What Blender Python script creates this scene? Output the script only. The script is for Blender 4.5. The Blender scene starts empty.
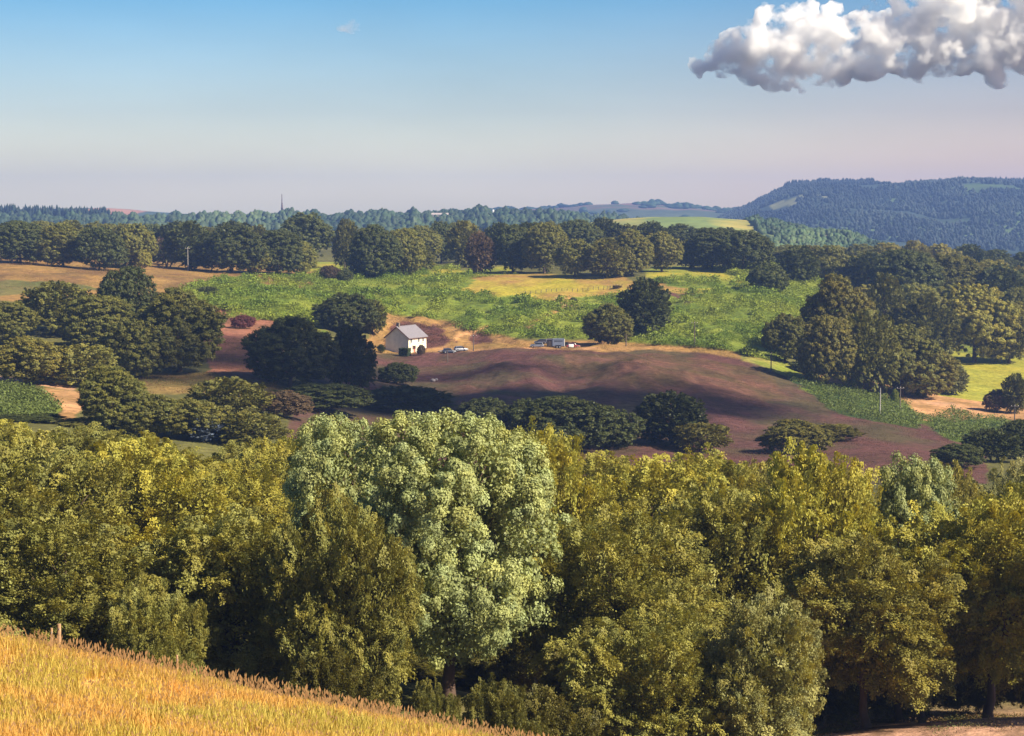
import bpy, math, random
import numpy as np
from mathutils import Vector, Matrix

random.seed(7)
rng = np.random.default_rng(7)
scene = bpy.context.scene
COL = scene.collection

# ------------------------------------------------------------------ camera
F = 2000.0
W, H = 1024, 736
HOR = 215.0
PITCH = math.atan((H / 2 - HOR) / F)
cam_d = bpy.data.cameras.new("camera")
cam_d.sensor_width = 36.0
cam_d.lens = 36.0 * F / W
cam_d.clip_start = 0.5
cam_d.clip_end = 60000.0
cam = bpy.data.objects.new("camera", cam_d)
cam.rotation_euler = (math.radians(90) - PITCH, 0, 0)
COL.objects.link(cam)
scene.camera = cam

# ------------------------------------------------------------------ world, sun, exposure
SUN_AZ = math.radians(117)      # clockwise from +Y
SUN_EL = math.radians(39)
SUN = Vector((math.sin(SUN_AZ) * math.cos(SUN_EL), math.cos(SUN_AZ) * math.cos(SUN_EL), math.sin(SUN_EL)))
world = bpy.data.worlds.new("World")
scene.world = world
world.use_nodes = True
wn, wl = world.node_tree.nodes, world.node_tree.links
wn.clear()
sky = wn.new("ShaderNodeTexSky")
sky.sky_type = 'NISHITA'
sky.sun_disc = False
sky.sun_elevation = SUN_EL
sky.sun_rotation = SUN_AZ
sky.altitude = 300
sky.air_density = 1.0
sky.dust_density = 1.6
sky.ozone_density = 1.5
tc = wn.new("ShaderNodeTexCoord")
sx = wn.new("ShaderNodeSeparateXYZ")
ramp = wn.new("ShaderNodeValToRGB")
cr = ramp.color_ramp
cr.elements[0].position = 0.0
cr.elements[0].color = (2.6, 2.15, 1.6, 1)
cr.elements[1].position = 0.115
cr.elements[1].color = (0.30, 0.66, 0.92, 1)
e = cr.elements.new(0.022)
e.color = (1.6, 1.40, 1.22, 1)
e = cr.elements.new(0.05)
e.color = (0.98, 0.97, 1.0, 1)
e = cr.elements.new(0.4)
e.color = (0.40, 0.47, 0.62, 1)
mul = wn.new("ShaderNodeMix")
mul.data_type = 'RGBA'
mul.blend_type = 'MULTIPLY'
mul.inputs[0].default_value = 1.0
bg = wn.new("ShaderNodeBackground")
bg.inputs["Strength"].default_value = 0.078
wo = wn.new("ShaderNodeOutputWorld")
wl.new(tc.outputs["Generated"], sx.inputs[0])
wl.new(sx.outputs["Z"], ramp.inputs["Fac"])
wl.new(sky.outputs[0], mul.inputs[6])
wl.new(ramp.outputs["Color"], mul.inputs[7])
mr = wn.new("ShaderNodeMapRange")      # the air under the big cloud, to the right, is mauve
mr.inputs["From Min"].default_value = -0.05
mr.inputs["From Max"].default_value = 0.28
mr.interpolation_type = 'SMOOTHSTEP'
mul2 = wn.new("ShaderNodeMix")
mul2.data_type = 'RGBA'
mul2.blend_type = 'MULTIPLY'
mul2.inputs[7].default_value = (1.06, 0.86, 0.88, 1)
wl.new(sx.outputs["X"], mr.inputs["Value"])
wl.new(mr.outputs[0], mul2.inputs[0])
nzt = wn.new("ShaderNodeTexNoise")      # faint uneven high haze
nzt.inputs["Scale"].default_value = 5.0
nzt.inputs["Detail"].default_value = 7
mpp = wn.new("ShaderNodeMapping")
mpp.inputs["Scale"].default_value = (1.0, 1.0, 4.0)
wl.new(tc.outputs["Generated"], mpp.inputs["Vector"])
wl.new(mpp.outputs[0], nzt.inputs["Vector"])
rr_ = wn.new("ShaderNodeMapRange")
rr_.inputs["From Min"].default_value = 0.3
rr_.inputs["From Max"].default_value = 0.7
rr_.inputs["To Min"].default_value = 0.94
rr_.inputs["To Max"].default_value = 1.07
wl.new(nzt.outputs["Fac"], rr_.inputs["Value"])
vm = wn.new("ShaderNodeVectorMath")
vm.operation = 'SCALE'
wl.new(mul.outputs[2], vm.inputs[0])
wl.new(rr_.outputs[0], vm.inputs["Scale"])
wl.new(vm.outputs[0], mul2.inputs[6])
wl.new(mul2.outputs[2], bg.inputs["Color"])
wl.new(bg.outputs[0], wo.inputs["Surface"])

sd = bpy.data.lights.new("sun", 'SUN')
sd.energy = 5.0
sd.angle = math.radians(0.6)
sd.color = (1.0, 0.89, 0.69)
so = bpy.data.objects.new("sun", sd)
so.rotation_euler = SUN.to_track_quat('Z', 'Y').to_euler()
so.location = (300, -200, 400)
COL.objects.link(so)

vs = scene.view_settings
vs.view_transform = 'Standard'
vs.look = 'None'
vs.gamma = 1
vs.use_curve_mapping = False
vs.exposure = 1.03
cy = scene.cycles
cy.max_bounces = 16
cy.diffuse_bounces = 3
cy.glossy_bounces = 2
cy.transmission_bounces = 3
cy.volume_bounces = 14
cy.transparent_max_bounces = 4
cy.use_denoising = True
cy.caustics_reflective = False
cy.caustics_refractive = False

# ------------------------------------------------------------------ helpers
CP, SP = math.cos(PITCH), math.sin(PITCH)


def at(px, py, Y):
    """point at depth Y that the photograph shows at pixel px, py"""
    a, b = px - W / 2, H / 2 - py
    dx, dy, dz = a, F * CP + b * SP, -F * SP + b * CP
    s = Y / dy
    return Vector((dx * s, Y, dz * s))


def project(X, Y, Z):
    d = Y * CP - Z * SP
    v = Y * SP + Z * CP
    return W / 2 + F * X / d, H / 2 - F * v / d


def mkmesh(name, verts, faces, mat=None, smooth=False, mat_idx=None):
    """verts (n,3) array, faces (m,k) array or list of tuples"""
    me = bpy.data.meshes.new(name)
    verts = np.asarray(verts, dtype=np.float32)
    if isinstance(faces, np.ndarray):
        k = faces.shape[1]
        me.vertices.add(len(verts))
        me.vertices.foreach_set("co", verts.ravel())
        me.loops.add(faces.size)
        me.loops.foreach_set("vertex_index", faces.astype(np.int32).ravel())
        me.polygons.add(len(faces))
        me.polygons.foreach_set("loop_start", np.arange(0, faces.size, k, dtype=np.int32))
        me.polygons.foreach_set("loop_total", np.full(len(faces), k, dtype=np.int32))
        me.update(calc_edges=True)
    else:
        me.from_pydata([tuple(v) for v in verts.tolist()], [], faces)
    if smooth:
        me.polygons.foreach_set("use_smooth", np.ones(len(me.polygons), dtype=bool))
    if mat is not None:
        me.materials.append(mat)
    me.update()
    return me


def link(name, me, parent=None, loc=(0, 0, 0), rot=(0, 0, 0), scale=(1, 1, 1)):
    o = bpy.data.objects.new(name, me)
    COL.objects.link(o)
    o.location = loc
    o.rotation_euler = rot
    o.scale = scale
    if parent is not None:
        o.parent = parent
    return o


def tag(o, label=None, cat=None, group=None, kind=None):
    if label: o["label"] = label
    if cat: o["category"] = cat
    if group: o["group"] = group
    if kind: o["kind"] = kind
    return o


def attr_color(me, name, cols):
    a = me.color_attributes.new(name, 'FLOAT_COLOR', 'POINT')
    c = np.ones((len(me.vertices), 4), dtype=np.float32)
    c[:, :3] = cols
    a.data.foreach_set("color", c.ravel())


class NT:
    """small node-tree writer"""
    def __init__(s, name):
        s.m = bpy.data.materials.new(name)
        s.m.use_nodes = True
        s.n, s.l = s.m.node_tree.nodes, s.m.node_tree.links
        s.n.clear()
        s.out = s.n.new("ShaderNodeOutputMaterial")

    def node(s, t, **kw):
        n = s.n.new(t)
        for k, v in kw.items():
            setattr(n, k, v)
        return n

    def put(s, sock, v):
        if hasattr(v, "is_output") or isinstance(v, bpy.types.NodeSocket):
            s.l.new(v, sock)
        else:
            sock.default_value = v

    def mix(s, mode, fac, a, b):
        n = s.node("ShaderNodeMix", data_type='RGBA', blend_type=mode)
        s.put(n.inputs[0], fac)
        s.put(n.inputs[6], a)
        s.put(n.inputs[7], b)
        return n.outputs[2]

    def noise(s, scale, detail=4, vec=None, rough=0.55):
        n = s.node("ShaderNodeTexNoise")
        n.inputs["Scale"].default_value = scale
        n.inputs["Detail"].default_value = detail
        n.inputs["Roughness"].default_value = rough
        if vec is not None:
            s.l.new(vec, n.inputs["Vector"])
        return n.outputs["Fac"]

    def ramp(s, fac, stops):
        n = s.node("ShaderNodeValToRGB")
        c = n.color_ramp
        while len(c.elements) < len(stops):
            c.elements.new(0.5)
        for el, (p, col) in zip(c.elements, stops):
            el.position = p
            el.color = (*col, 1) if len(col) == 3 else col
        s.l.new(fac, n.inputs["Fac"])
        return n.outputs["Color"]

    def coord(s):
        return s.node("ShaderNodeTexCoord").outputs["Object"]

    def geo(s):
        return s.node("ShaderNodeNewGeometry").outputs["Position"]

    def bsdf(s, color, rough=0.9, spec=0.2, bump=None, bump_d=0.1, bump_s=0.6):
        b = s.node("ShaderNodeBsdfPrincipled")
        s.put(b.inputs["Base Color"], color)
        s.put(b.inputs["Roughness"], rough)
        b.inputs["Specular IOR Level"].default_value = spec
        if bump is not None:
            bn = s.node("ShaderNodeBump")
            bn.inputs["Distance"].default_value = bump_d
            bn.inputs["Strength"].default_value = bump_s
            s.l.new(bump, bn.inputs["Height"])
            s.l.new(bn.outputs[0], b.inputs["Normal"])
        s.l.new(b.outputs[0], s.out.inputs["Surface"])
        return b


def simple(name, col, rough=0.7, var=0.25, scale=3.0, spec=0.3, metal=0.0):
    t = NT(name)
    n = t.noise(scale, 4, t.coord())
    c = t.ramp(n, [(0.3, tuple(v * (1 - var) for v in col)), (0.7, tuple(min(1, v * (1 + var)) for v in col))])
    b = t.bsdf(c, rough, spec)
    b.inputs["Metallic"].default_value = metal
    return t.m


def grey(v):
    return (v, v, v, 1)


# value noise in numpy for terrain shaping (2D, world metres)
_perm = rng.random((256, 256))


def vnoise(x, y):
    xi, yi = np.floor(x).astype(int), np.floor(y).astype(int)
    xf, yf = x - xi, y - yi
    xf, yf = xf * xf * (3 - 2 * xf), yf * yf * (3 - 2 * yf)
    a = _perm[xi & 255, yi & 255]; b = _perm[(xi + 1) & 255, yi & 255]
    c = _perm[xi & 255, (yi + 1) & 255]; d = _perm[(xi + 1) & 255, (yi + 1) & 255]
    return (a * (1 - xf) + b * xf) * (1 - yf) + (c * (1 - xf) + d * xf) * yf - 0.5


def fbm(x, y, o=4):
    s, a = 0, 1.0
    for i in range(o):
        s = s + a * vnoise(x + 17.3 * i, y + 9.1 * i)
        x, y, a = x * 2.03, y * 2.03, a * 0.5
    return s


# ------------------------------------------------------------------ terrain shape
PXN = np.array([-700, -120, 0, 128, 256, 400, 512, 640, 768, 896, 1024, 1150, 1750], float)
DN = np.array([120, 160, 220, 300, 380, 450, 520, 600, 680, 760, 850, 1000, 1300, 1700, 2600, 4500, 5600], float)
# image row of the ground at each depth, one line per column of PXN from px 0 to px 1024
ROWS = {
    0:    [690, 640, 520, 440, 398, 366, 335, 306, 282, 266, 256, 250, 242],
    128:  [705, 650, 535, 455, 408, 378, 348, 316, 290, 272, 263, 255, 244],
    256:  [715, 660, 560, 470, 415, 384, 355, 327, 302, 284, 271, 262, 248],
    400:  [703, 680, 600, 510, 450, 414, 384, 356, 320, 294, 276, 264, 248],
    512:  [722, 690, 600, 520, 455, 412, 376, 350, 322, 294, 274, 262, 246],
    640:  [738, 700, 600, 520, 455, 412, 374, 349, 322, 294, 272, 258, 244],
    768:  [764, 724, 620, 515, 458, 422, 388, 358, 326, 298, 274, 262, 250],
    896:  [754, 714, 615, 505, 456, 430, 410, 386, 360, 336, 310, 288, 264],
    1024: [748, 712, 615, 505, 462, 442, 424, 396, 368, 342, 318, 292, 266],
}
def near_z(px, Y):
    X = (px - 512) / F * Y
    z = -16.3 - 0.205 * (X + 19.2) - 0.144 * (Y - 75)
    if Y > 70:
        z -= 0.012 * (Y - 70) ** 2
    return z
NEAR = np.array([3, 12, 25, 40, 55, 65, 75, 88, 100], float)
YN = np.concatenate([NEAR, DN])
ZT = np.zeros((len(PXN), len(YN)))
for i, px in enumerate(PXN):
    key = min(max(px, 0), 1024)
    key = min(ROWS, key=lambda k: abs(k - key))
    for j, Y in enumerate(YN):
        if j < len(NEAR):
            ZT[i, j] = near_z(min(max(px, -300), 1300), Y)
        else:
            k = j - len(NEAR)
            if k < 13:
                t = math.tan(PITCH + math.atan((ROWS[key][k] - H / 2) / F))
                ZT[i, j] = -t * Y
            else:
                ZT[i, j] = {13: -45, 14: -50, 15: -60, 16: -64}[k]
ZT[PXN > 1000, len(NEAR) + 12:] -= 8


def hermite(xn, vals, x):
    """Catmull-Rom style cubic through (xn, vals[..., n]); x (m,), vals (m, n) or (n,)"""
    sl = np.gradient(vals, xn, axis=-1)
    d = np.diff(vals, axis=-1) / np.diff(xn)
    # limit overshoot
    lim = np.zeros_like(sl)
    lim[..., 1:-1] = 3 * np.minimum(np.abs(d[..., :-1]), np.abs(d[..., 1:]))
    lim[..., 0] = np.abs(d[..., 0]); lim[..., -1] = np.abs(d[..., -1])
    sl = np.clip(sl, -lim, lim) * 0.65 + sl * 0.35
    i = np.clip(np.searchsorted(xn, x) - 1, 0, len(xn) - 2)
    h = xn[i + 1] - xn[i]
    t = np.clip((x - xn[i]) / h, 0, 1)
    if vals.ndim == 1:
        a, b, sa, sb = vals[i], vals[i + 1], sl[i], sl[i + 1]
    else:
        r = np.arange(len(x))
        a, b, sa, sb = vals[r, i], vals[r, i + 1], sl[r, i], sl[r, i + 1]
    t2, t3 = t * t, t * t * t
    return a * (2 * t3 - 3 * t2 + 1) + sa * h * (t3 - 2 * t2 + t) + b * (3 * t2 - 2 * t3) + sb * h * (t3 - t2)


def ground_z(X, Y, detail=True):
    X = np.atleast_1d(np.asarray(X, float)); Y = np.atleast_1d(np.asarray(Y, float))
    px = 512 + F * X / np.maximum(Y, 3)
    px = np.clip(px, PXN[0], PXN[-1])
    cols = np.stack([hermite(PXN, ZT[:, j], px) for j in range(ZT.shape[1])], axis=1)
    z = hermite(np.log(YN), cols, np.log(np.clip(Y, 3, 5599)))
    if detail:
        amp = np.interp(Y, [0, 60, 120, 350, 600, 900, 3000, 20000], [0.1, 0.25, 0.6, 1.6, 1.5, 1.0, 2, 8])
        z = z + amp * fbm(X / 38.0 + 5, Y / 46.0 + 3, 4)
        # folds and hollows under the bracken
        f = np.exp(-((px - 520) / 300) ** 4) * np.exp(-((Y - 690) / 85) ** 4)
        z = z + f * 3.8 * fbm(X / 13.0 + Y / 22.0, Y / 15.0 - X / 30.0, 3)
        # lumpy gullies on the brown spur
        g = np.exp(-((px - 600) / 190) ** 2) * np.exp(-((Y - 520) / 70) ** 2)
        z = z + g * 4.5 * fbm(X / 17.0 + 40, Y / 48.0, 4)
    return z


def gz(X, Y):
    return float(ground_z([X], [Y])[0])


def find_D(px, py, lo=330, hi=1290):
    """depth at which the ground is seen at this pixel"""
    Ys = np.linspace(lo, hi, 480)
    pts = np.array([at(px, py, y)[:] for y in Ys])
    d = ground_z(pts[:, 0], pts[:, 1], detail=False) - pts[:, 2]
    k = np.where(d >= 0)[0]
    return float(Ys[k[0]]) if len(k) else hi


# ------------------------------------------------------------------ ground regions (real ground cover colours)
def inside(poly, x, y):
    r = np.zeros(len(x), bool)
    n = len(poly)
    for i in range(n):
        x1, y1 = poly[i]; x2, y2 = poly[(i + 1) % n]
        c = (y1 > y) != (y2 > y)
        r ^= c & (x < (x2 - x1) * (y - y1) / ((y2 - y1) or 1e-9) + x1)
    return r


def band(line, w, x, y):
    """near a polyline"""
    best = np.full(len(x), 1e9)
    for (x1, y1), (x2, y2) in zip(line[:-1], line[1:]):
        L = (x2 - x1) ** 2 + (y2 - y1) ** 2
        t = np.clip(((x - x1) * (x2 - x1) + (y - y1) * (y2 - y1)) / L, 0, 1)
        best = np.minimum(best, np.hypot(x - x1 - t * (x2 - x1), y - y1 - t * (y2 - y1)))
    return best < w


GOLD = (0.29, 0.175, 0.055); ORANGE = (0.29, 0.165, 0.065); BRACK = (0.12, 0.165, 0.022)
YELLOW = (0.34, 0.285, 0.034); TAN = (0.50, 0.27, 0.13); HEATH = (0.105, 0.049, 0.043)
BANK = (0.12, 0.05, 0.035); DARKGREEN = (0.035, 0.07, 0.025); LIME = (0.27, 0.265, 0.035)
OLIVE = (0.10, 0.095, 0.03); PINK = (0.46, 0.27, 0.18); LGREEN = (0.19, 0.22, 0.03)
REG = [
    ("p", [(-200, 250), (320, 266), (320, 288), (215, 300), (150, 300), (-200, 300)], GOLD, (0.17, 0.10, 0.04), 12),
    ("p", [(-200, 283), (60, 280), (100, 290), (-200, 310)], (0.15, 0.13, 0.045), (0.11, 0.12, 0.035), 18),
    ("p", [(185, 286), (230, 278), (300, 276), (420, 266), (480, 272), (640, 290), (700, 268), (790, 262), (850, 280), (860, 330),
           (800, 352), (770, 362), (735, 352), (700, 346), (640, 344), (540, 338), (500, 335), (470, 334), (440, 322),
           (385, 312), (330, 330), (250, 322), (205, 310)], BRACK, LGREEN, 9),
    ("p", [(262, 276), (300, 278), (318, 288), (288, 292), (262, 284)], ORANGE, (0.2, 0.08, 0.05), 8),
    ("p", [(205, 308), (260, 318), (285, 330), (275, 392), (215, 392), (195, 350)], (0.30, 0.13, 0.08), (0.14, 0.07, 0.04), 10),
    ("p", [(290, 325), (330, 322), (325, 335), (285, 340)], ORANGE, BRACK, 6),
    ("p", [(305, 262), (350, 262), (350, 274), (305, 272)], YELLOW, LGREEN, 10),
    ("p", [(455, 291), (470, 279), (520, 274), (618, 277), (640, 284), (715, 288), (712, 294), (640, 292), (622, 296), (560, 300), (500, 297)], YELLOW, GOLD, 16),
    ("p", [(650, 268), (690, 266), (745, 278), (735, 281), (690, 276), (655, 280)], YELLOW, LGREEN, 12),
    ("p", [(425, 272), (510, 268), (515, 275), (430, 276)], YELLOW, LGREEN, 14),
    ("p", [(665, 292), (692, 292), (700, 300), (672, 302)], HEATH, BRACK, 6),
    ("b", [(570, 300), (560, 308), (542, 318), (528, 326)], 2.2, TAN, GOLD, 8),
    ("b", [(556, 299), (574, 306)], 3.5, (0.45, 0.28, 0.18), TAN, 8),
    ("p", [(366, 330), (384, 312), (425, 316), (470, 326), (520, 338), (540, 340), (640, 343), (705, 345), (745, 354), (745, 362), (690, 352), (600, 351), (366, 356)], ORANGE, GOLD, 8),
    ("p", [(384, 342), (388, 326), (400, 321), (415, 322), (438, 330), (452, 342), (430, 350), (395, 352)], BANK, HEATH, 6),
    ("b", [(384, 327), (400, 319), (416, 320), (428, 325)], 2.0, ORANGE, GOLD, 8),
    ("b", [(428, 350), (446, 347), (456, 336), (470, 332), (486, 327)], 1.8, TAN, GOLD, 6),
    ("b", [(430, 352), (480, 351), (530, 349), (600, 348)], 1.5, TAN, ORANGE, 6),
    ("p", [(464, 338), (474, 331), (488, 335), (492, 343), (468, 343)], BANK, HEATH, 5),
    ("p", [(330, 357), (380, 354), (470, 351), (690, 349), (745, 360), (790, 372), (830, 392), (880, 408), (930, 428), (985, 446), (985, 520), (300, 520), (290, 400)], HEATH, (0.080, 0.062, 0.032), 12),
    ("p", [(560, 352), (700, 356), (775, 375), (790, 400), (720, 410), (640, 385), (560, 372)], (0.13, 0.065, 0.045), (0.09, 0.06, 0.03), 8),
    ("p", [(425, 395), (470, 385), (530, 400), (540, 430), (440, 430)], (0.08, 0.07, 0.03), (0.14, 0.07, 0.05), 9),
    ("p", [(745, 352), (775, 358), (830, 378), (930, 402), (960, 410), (940, 420), (870, 402), (790, 376), (745, 362)], LGREEN, (0.30, 0.24, 0.07), 8),
    ("p", [(790, 378), (830, 386), (880, 396), (905, 404), (928, 424), (918, 428), (870, 424), (825, 408)], DARKGREEN, BRACK, 8),
    ("p", [(918, 416), (955, 411), (1040, 432), (1040, 450), (1000, 448), (940, 432)], DARKGREEN, BRACK, 8),
    ("p", [(800, 366), (860, 376), (940, 390), (1040, 412), (1040, 422), (985, 418), (925, 421), (905, 400), (850, 386), (800, 374)], ORANGE, TAN, 8),
    ("b", [(885, 394), (930, 402), (980, 412)], 2.5, PINK, TAN, 8),
    ("p", [(925, 350), (1060, 358), (1060, 412), (985, 400), (940, 396)], LIME, YELLOW, 18),
    ("p", [(820, 300), (1200, 260), (1200, 352), (925, 352), (860, 372)], OLIVE, LGREEN, 10),
    ("p", [(-100, 384), (40, 392), (62, 408), (50, 424), (-100, 440)], BRACK, LGREEN, 8),
    ("p", [(48, 388), (82, 390), (92, 400), (72, 422), (60, 410)], ORANGE, TAN, 8),
    ("b", [(-60, 374), (20, 380), (72, 388)], 2.2, PINK, TAN, 8),
    ("p", [(125, 372), (215, 374), (300, 392), (300, 404), (200, 392), (140, 396)], (0.22, 0.15, 0.05), OLIVE, 8),
]
def ground_colour(X, Y, Z):
    px, py = project(X, Y, Z)
    n = len(X)
    col = np.tile(np.array(OLIVE), (n, 1))
    m1 = np.clip(0.5 + fbm(X / 30.0, Y / 60.0, 4) * 1.1, 0, 1)[:, None]
    col = col * (0.8 + 0.5 * m1)
    jx = fbm(X / 14.0 + 50, Y / 22.0, 3) * 14; jy = fbm(X / 14.0 + 90, Y / 22.0 + 7, 3) * 6
    far = (Y > 330) & (Y < 1320)
    for r in REG:
        if r[0] == "p":
            poly, a, b, s = r[1:]
        else:
            line, wd, a, b, s = r[1:]
        mk = np.zeros(n)
        for k, (ox, oy) in enumerate([(-.8, -.4), (.8, .4), (.5, -.5), (-.5, .5), (0, 0)]):
            if r[0] == "p":
                mk += inside(poly, px + jx + ox, py + jy + oy)
            else:
                mk += band(line, wd, px + 0.25 * jx + ox, py + 0.25 * jy + oy)
        mk = (mk / 5 * far)[:, None]
        t = np.clip(0.5 + fbm(X / s + 3, Y / (s * 1.8) + 11, 4) * 1.6, 0, 1)[:, None]
        c = np.array(a) * t + np.array(b) * (1 - t)
        col = col * (1 - mk) + c * mk
    # near hay field, and the dry trodden ground under the trees beyond it
    hay = np.array((0.54, 0.31, 0.085)); hay2 = np.array((0.40, 0.33, 0.08))
    t = np.clip(0.55 + fbm(X / 4.0, Y / 7.0, 4) * 1.5, 0, 1)[:, None]
    w = np.clip((92 - Y) / 8, 0, 1)[:, None]
    col = col * (1 - w) + (hay * t + hay2 * (1 - t)) * w
    soil = np.array((0.40, 0.24, 0.165)); soil2 = np.array((0.12, 0.075, 0.04))
    t = np.clip(0.6 + fbm(X / 3.0, Y / 5.0, 4) * 1.6, 0, 1)[:, None]
    w = (np.clip((Y - 92) / 8, 0, 1) * np.clip((170 - Y) / 20, 0, 1) * np.clip((X + 5) / 10, 0, 1))[:, None]
    col = col * (1 - w) + (soil * t + soil2 * (1 - t)) * w
    return col


def ground_mat(name, s1, s2, bump_d, lo=0.62, hi=1.35):
    t = NT(name)
    ca = t.node("ShaderNodeVertexColor", layer_name="cover")
    p = t.geo()
    n1 = t.noise(s1, 5, p, 0.65)
    n2 = t.noise(s2, 4, p, 0.6)
    k = t.ramp(n1, [(0.3, (lo, lo, lo)), (0.7, (hi, hi, hi))])
    c = t.mix('MULTIPLY', 1.0, ca.outputs["Color"], k)
    k2 = t.ramp(n2, [(0.35, (0.8, 0.84, 0.8)), (0.65, (1.18, 1.12, 1.1))])
    c = t.mix('MULTIPLY', 1.0, c, k2)
    t.bsdf(c, 0.95, 0.1, n1, bump_d, 0.9)
    return t.m


uu = np.concatenate([np.linspace(-1.1, -0.34, 16), np.linspace(-0.31, 0.31, 520), np.linspace(0.34, 1.1, 16)])
yy = np.concatenate([np.geomspace(3, 118, 90), np.geomspace(121, 320, 60), np.linspace(323, 900, 330), np.linspace(904, 1300, 90), np.geomspace(1340, 5590, 60)])
U, YY = np.meshgrid(uu, yy)
X_ = (U * YY).ravel(); Y_ = YY.ravel()
Z_ = ground_z(X_, Y_)
nr, nc = U.shape
i0 = (np.arange(nr - 1)[:, None] * nc + np.arange(nc - 1)[None, :]).ravel()
GF = np.stack([i0, i0 + 1, i0 + nc + 1, i0 + nc], 1)
gm = mkmesh("ground", np.stack([X_, Y_, Z_], 1), GF, ground_mat("ground_cover", 0.55, 0.09, 0.5), smooth=True)
attr_color(gm, "cover", ground_colour(X_, Y_, Z_))
tag(link("ground", gm), kind="structure")

# ------------------------------------------------------------------ far hills: solid mounds with a crest line
def hill(name, crest, D, depth, foot_row, colfn, back=1.0, rough=1.0, nx=260, ny=40, lean=0.0):
    """crest: [(px,row)], seen at depth D; the slope runs from D-depth up to D and down behind"""
    cx = np.array([c[0] for c in crest], float); cyr = np.array([c[1] for c in crest], float)
    px = np.linspace(cx[0], cx[-1], nx)
    row = np.interp(px, cx, cyr)
    row = np.convolve(np.pad(row, 2, mode='edge'), np.ones(5) / 5, mode='valid')
    t = np.concatenate([np.linspace(0, 1, ny), np.linspace(1.05, 2, 12)])
    P, T = np.meshgrid(px, t)
    R = np.tile(row, (len(t), 1))
    Y = D - depth + depth * np.minimum(T, 1) + back * depth * np.maximum(T - 1, 0)
    X = (P - 512) / F * D * (1 + 0.0 * T) * (Y / D) ** 0.5
    ztop = -(np.tan(PITCH + np.arctan((R - H / 2) / F))) * D
    zfoot = -(math.tan(PITCH + math.atan((foot_row - H / 2) / F))) * (D - depth)
    prof = np.where(T <= 1, np.sin(T * math.pi / 2) ** 1.15, np.maximum(0, np.cos((T - 1) * math.pi / 2)))
    Z = zfoot + (ztop - zfoot) * prof
    # fold the slope with gullies, none at the crest
    Z = Z + rough * (D / 4000) * 26 * fbm(X / (D * 0.05) + D, Y / (D * 0.09), 4) * np.sin(np.clip(T, 0, 1) * math.pi) 
    n0 = (np.arange(len(t) - 1)[:, None] * nx + np.arange(nx - 1)[None, :]).ravel()
    Fq = np.stack([n0, n0 + 1, n0 + nx + 1, n0 + nx], 1)
    V = np.stack([X.ravel(), Y.ravel(), Z.ravel()], 1)
    me = mkmesh(name, V, Fq, MAT_HILL, smooth=True)
    attr_color(me, "cover", colfn(P.ravel(), T.ravel(), V))
    tag(link(name, me), kind="structure")
    def surf(pp, tt):
        i = np.clip(((pp - px[0]) / (px[-1] - px[0]) * (nx - 1)), 0, nx - 1.001)
        j = np.interp(tt, t, np.arange(len(t)))
        j = np.clip(j, 0, len(t) - 1.001)
        a, b = i.astype(int), j.astype(int)
        fa, fb = (i - a)[:, None], (j - b)[:, None]
        G = V.reshape(len(t), nx, 3)
        return (G[b, a] * (1 - fa) + G[b, a + 1] * fa) * (1 - fb) + (G[b + 1, a] * (1 - fa) + G[b + 1, a + 1] * fa) * fb
    return surf


MAT_HILL = ground_mat("hill_cover", 0.03, 0.006, 3.0, 0.8, 1.2)
MTN = [(690, 232), (716, 219), (735, 211), (752, 204), (768, 195), (788, 186), (820, 184), (872, 184), (884, 188),
       (905, 186), (950, 184), (1024, 183), (1100, 188), (1250, 200), (1400, 225)]
def mtn_col(P, T, V):
    c = np.tile(np.array((0.035, 0.055, 0.042)), (len(P), 1))
    m = np.clip(fbm(V[:, 0] / 260, V[:, 1] / 200, 4) * 3 + 0.1, 0, 1)[:, None]
    c = c * (1 - m) + np.array((0.085, 0.13, 0.04)) * m
    p = (fbm(V[:, 0] / 120 + 9, V[:, 1] / 200, 3) > 0.52)[:, None]
    return np.where(p, np.array((0.25, 0.24, 0.10)), c)
s_mtn = hill("mountain", MTN, 4200, 1500, 254, mtn_col, back=0.8, rough=1.3)
def ridge_col(P, T, V):
    m = np.clip((T - 0.45) * 5 + fbm(V[:, 0] / 300, V[:, 1] / 100, 3) * 2, 0, 1)[:, None]
    return np.array((0.07, 0.09, 0.05)) * (1 - m) + np.array((0.17, 0.10, 0.08)) * m
s_ridge = hill("moorland_hill", [(440, 222), (500, 212), (540, 208), (590, 205), (650, 203.5), (680, 206), (705, 210), (760, 216), (860, 226)],
     5000, 1200, 228, ridge_col, rough=0.6)
def red_col(P, T, V):
    m = np.clip(np.abs(P - 128) < 24, 0, 1)[:, None]
    return np.array((0.05, 0.075, 0.04)) * (1 - m) + np.array((0.33, 0.17, 0.10)) * m
s_red = hill("far_hill", [(-500, 214), (60, 209), (105, 208), (128, 209), (150, 211.5), (220, 216), (300, 218), (420, 217), (520, 214), (600, 220)],
     4300, 1000, 228, red_col, rough=0.4)
def yel_col(P, T, V):
    a = np.array((0.36, 0.30, 0.07)); b = np.array((0.17, 0.22, 0.06))
    m = np.clip(fbm(V[:, 0] / 50, V[:, 1] / 90, 3) * 2 + 0.5, 0, 1)[:, None]
    c = a * m + b * (1 - m)
    r = (P + 26 * fbm(V[:, 0] / 25, V[:, 1] / 60, 3) > 752)[:, None]
    n = np.clip(fbm(V[:, 0] / 30 + 4, V[:, 1] / 40, 3) * 3 + 0.25, 0, 1)[:, None]
    return np.where(r, np.array((0.10, 0.13, 0.05)) * (1 - n) + np.array((0.34, 0.22, 0.11)) * n, c)
s_yel = hill("pasture_hill", [(560, 226), (620, 219), (650, 217), (700, 217), (740, 220.5), (775, 225), (810, 232), (850, 240), (900, 250)],
     1900, 420, 268, yel_col, rough=0.5)
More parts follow.
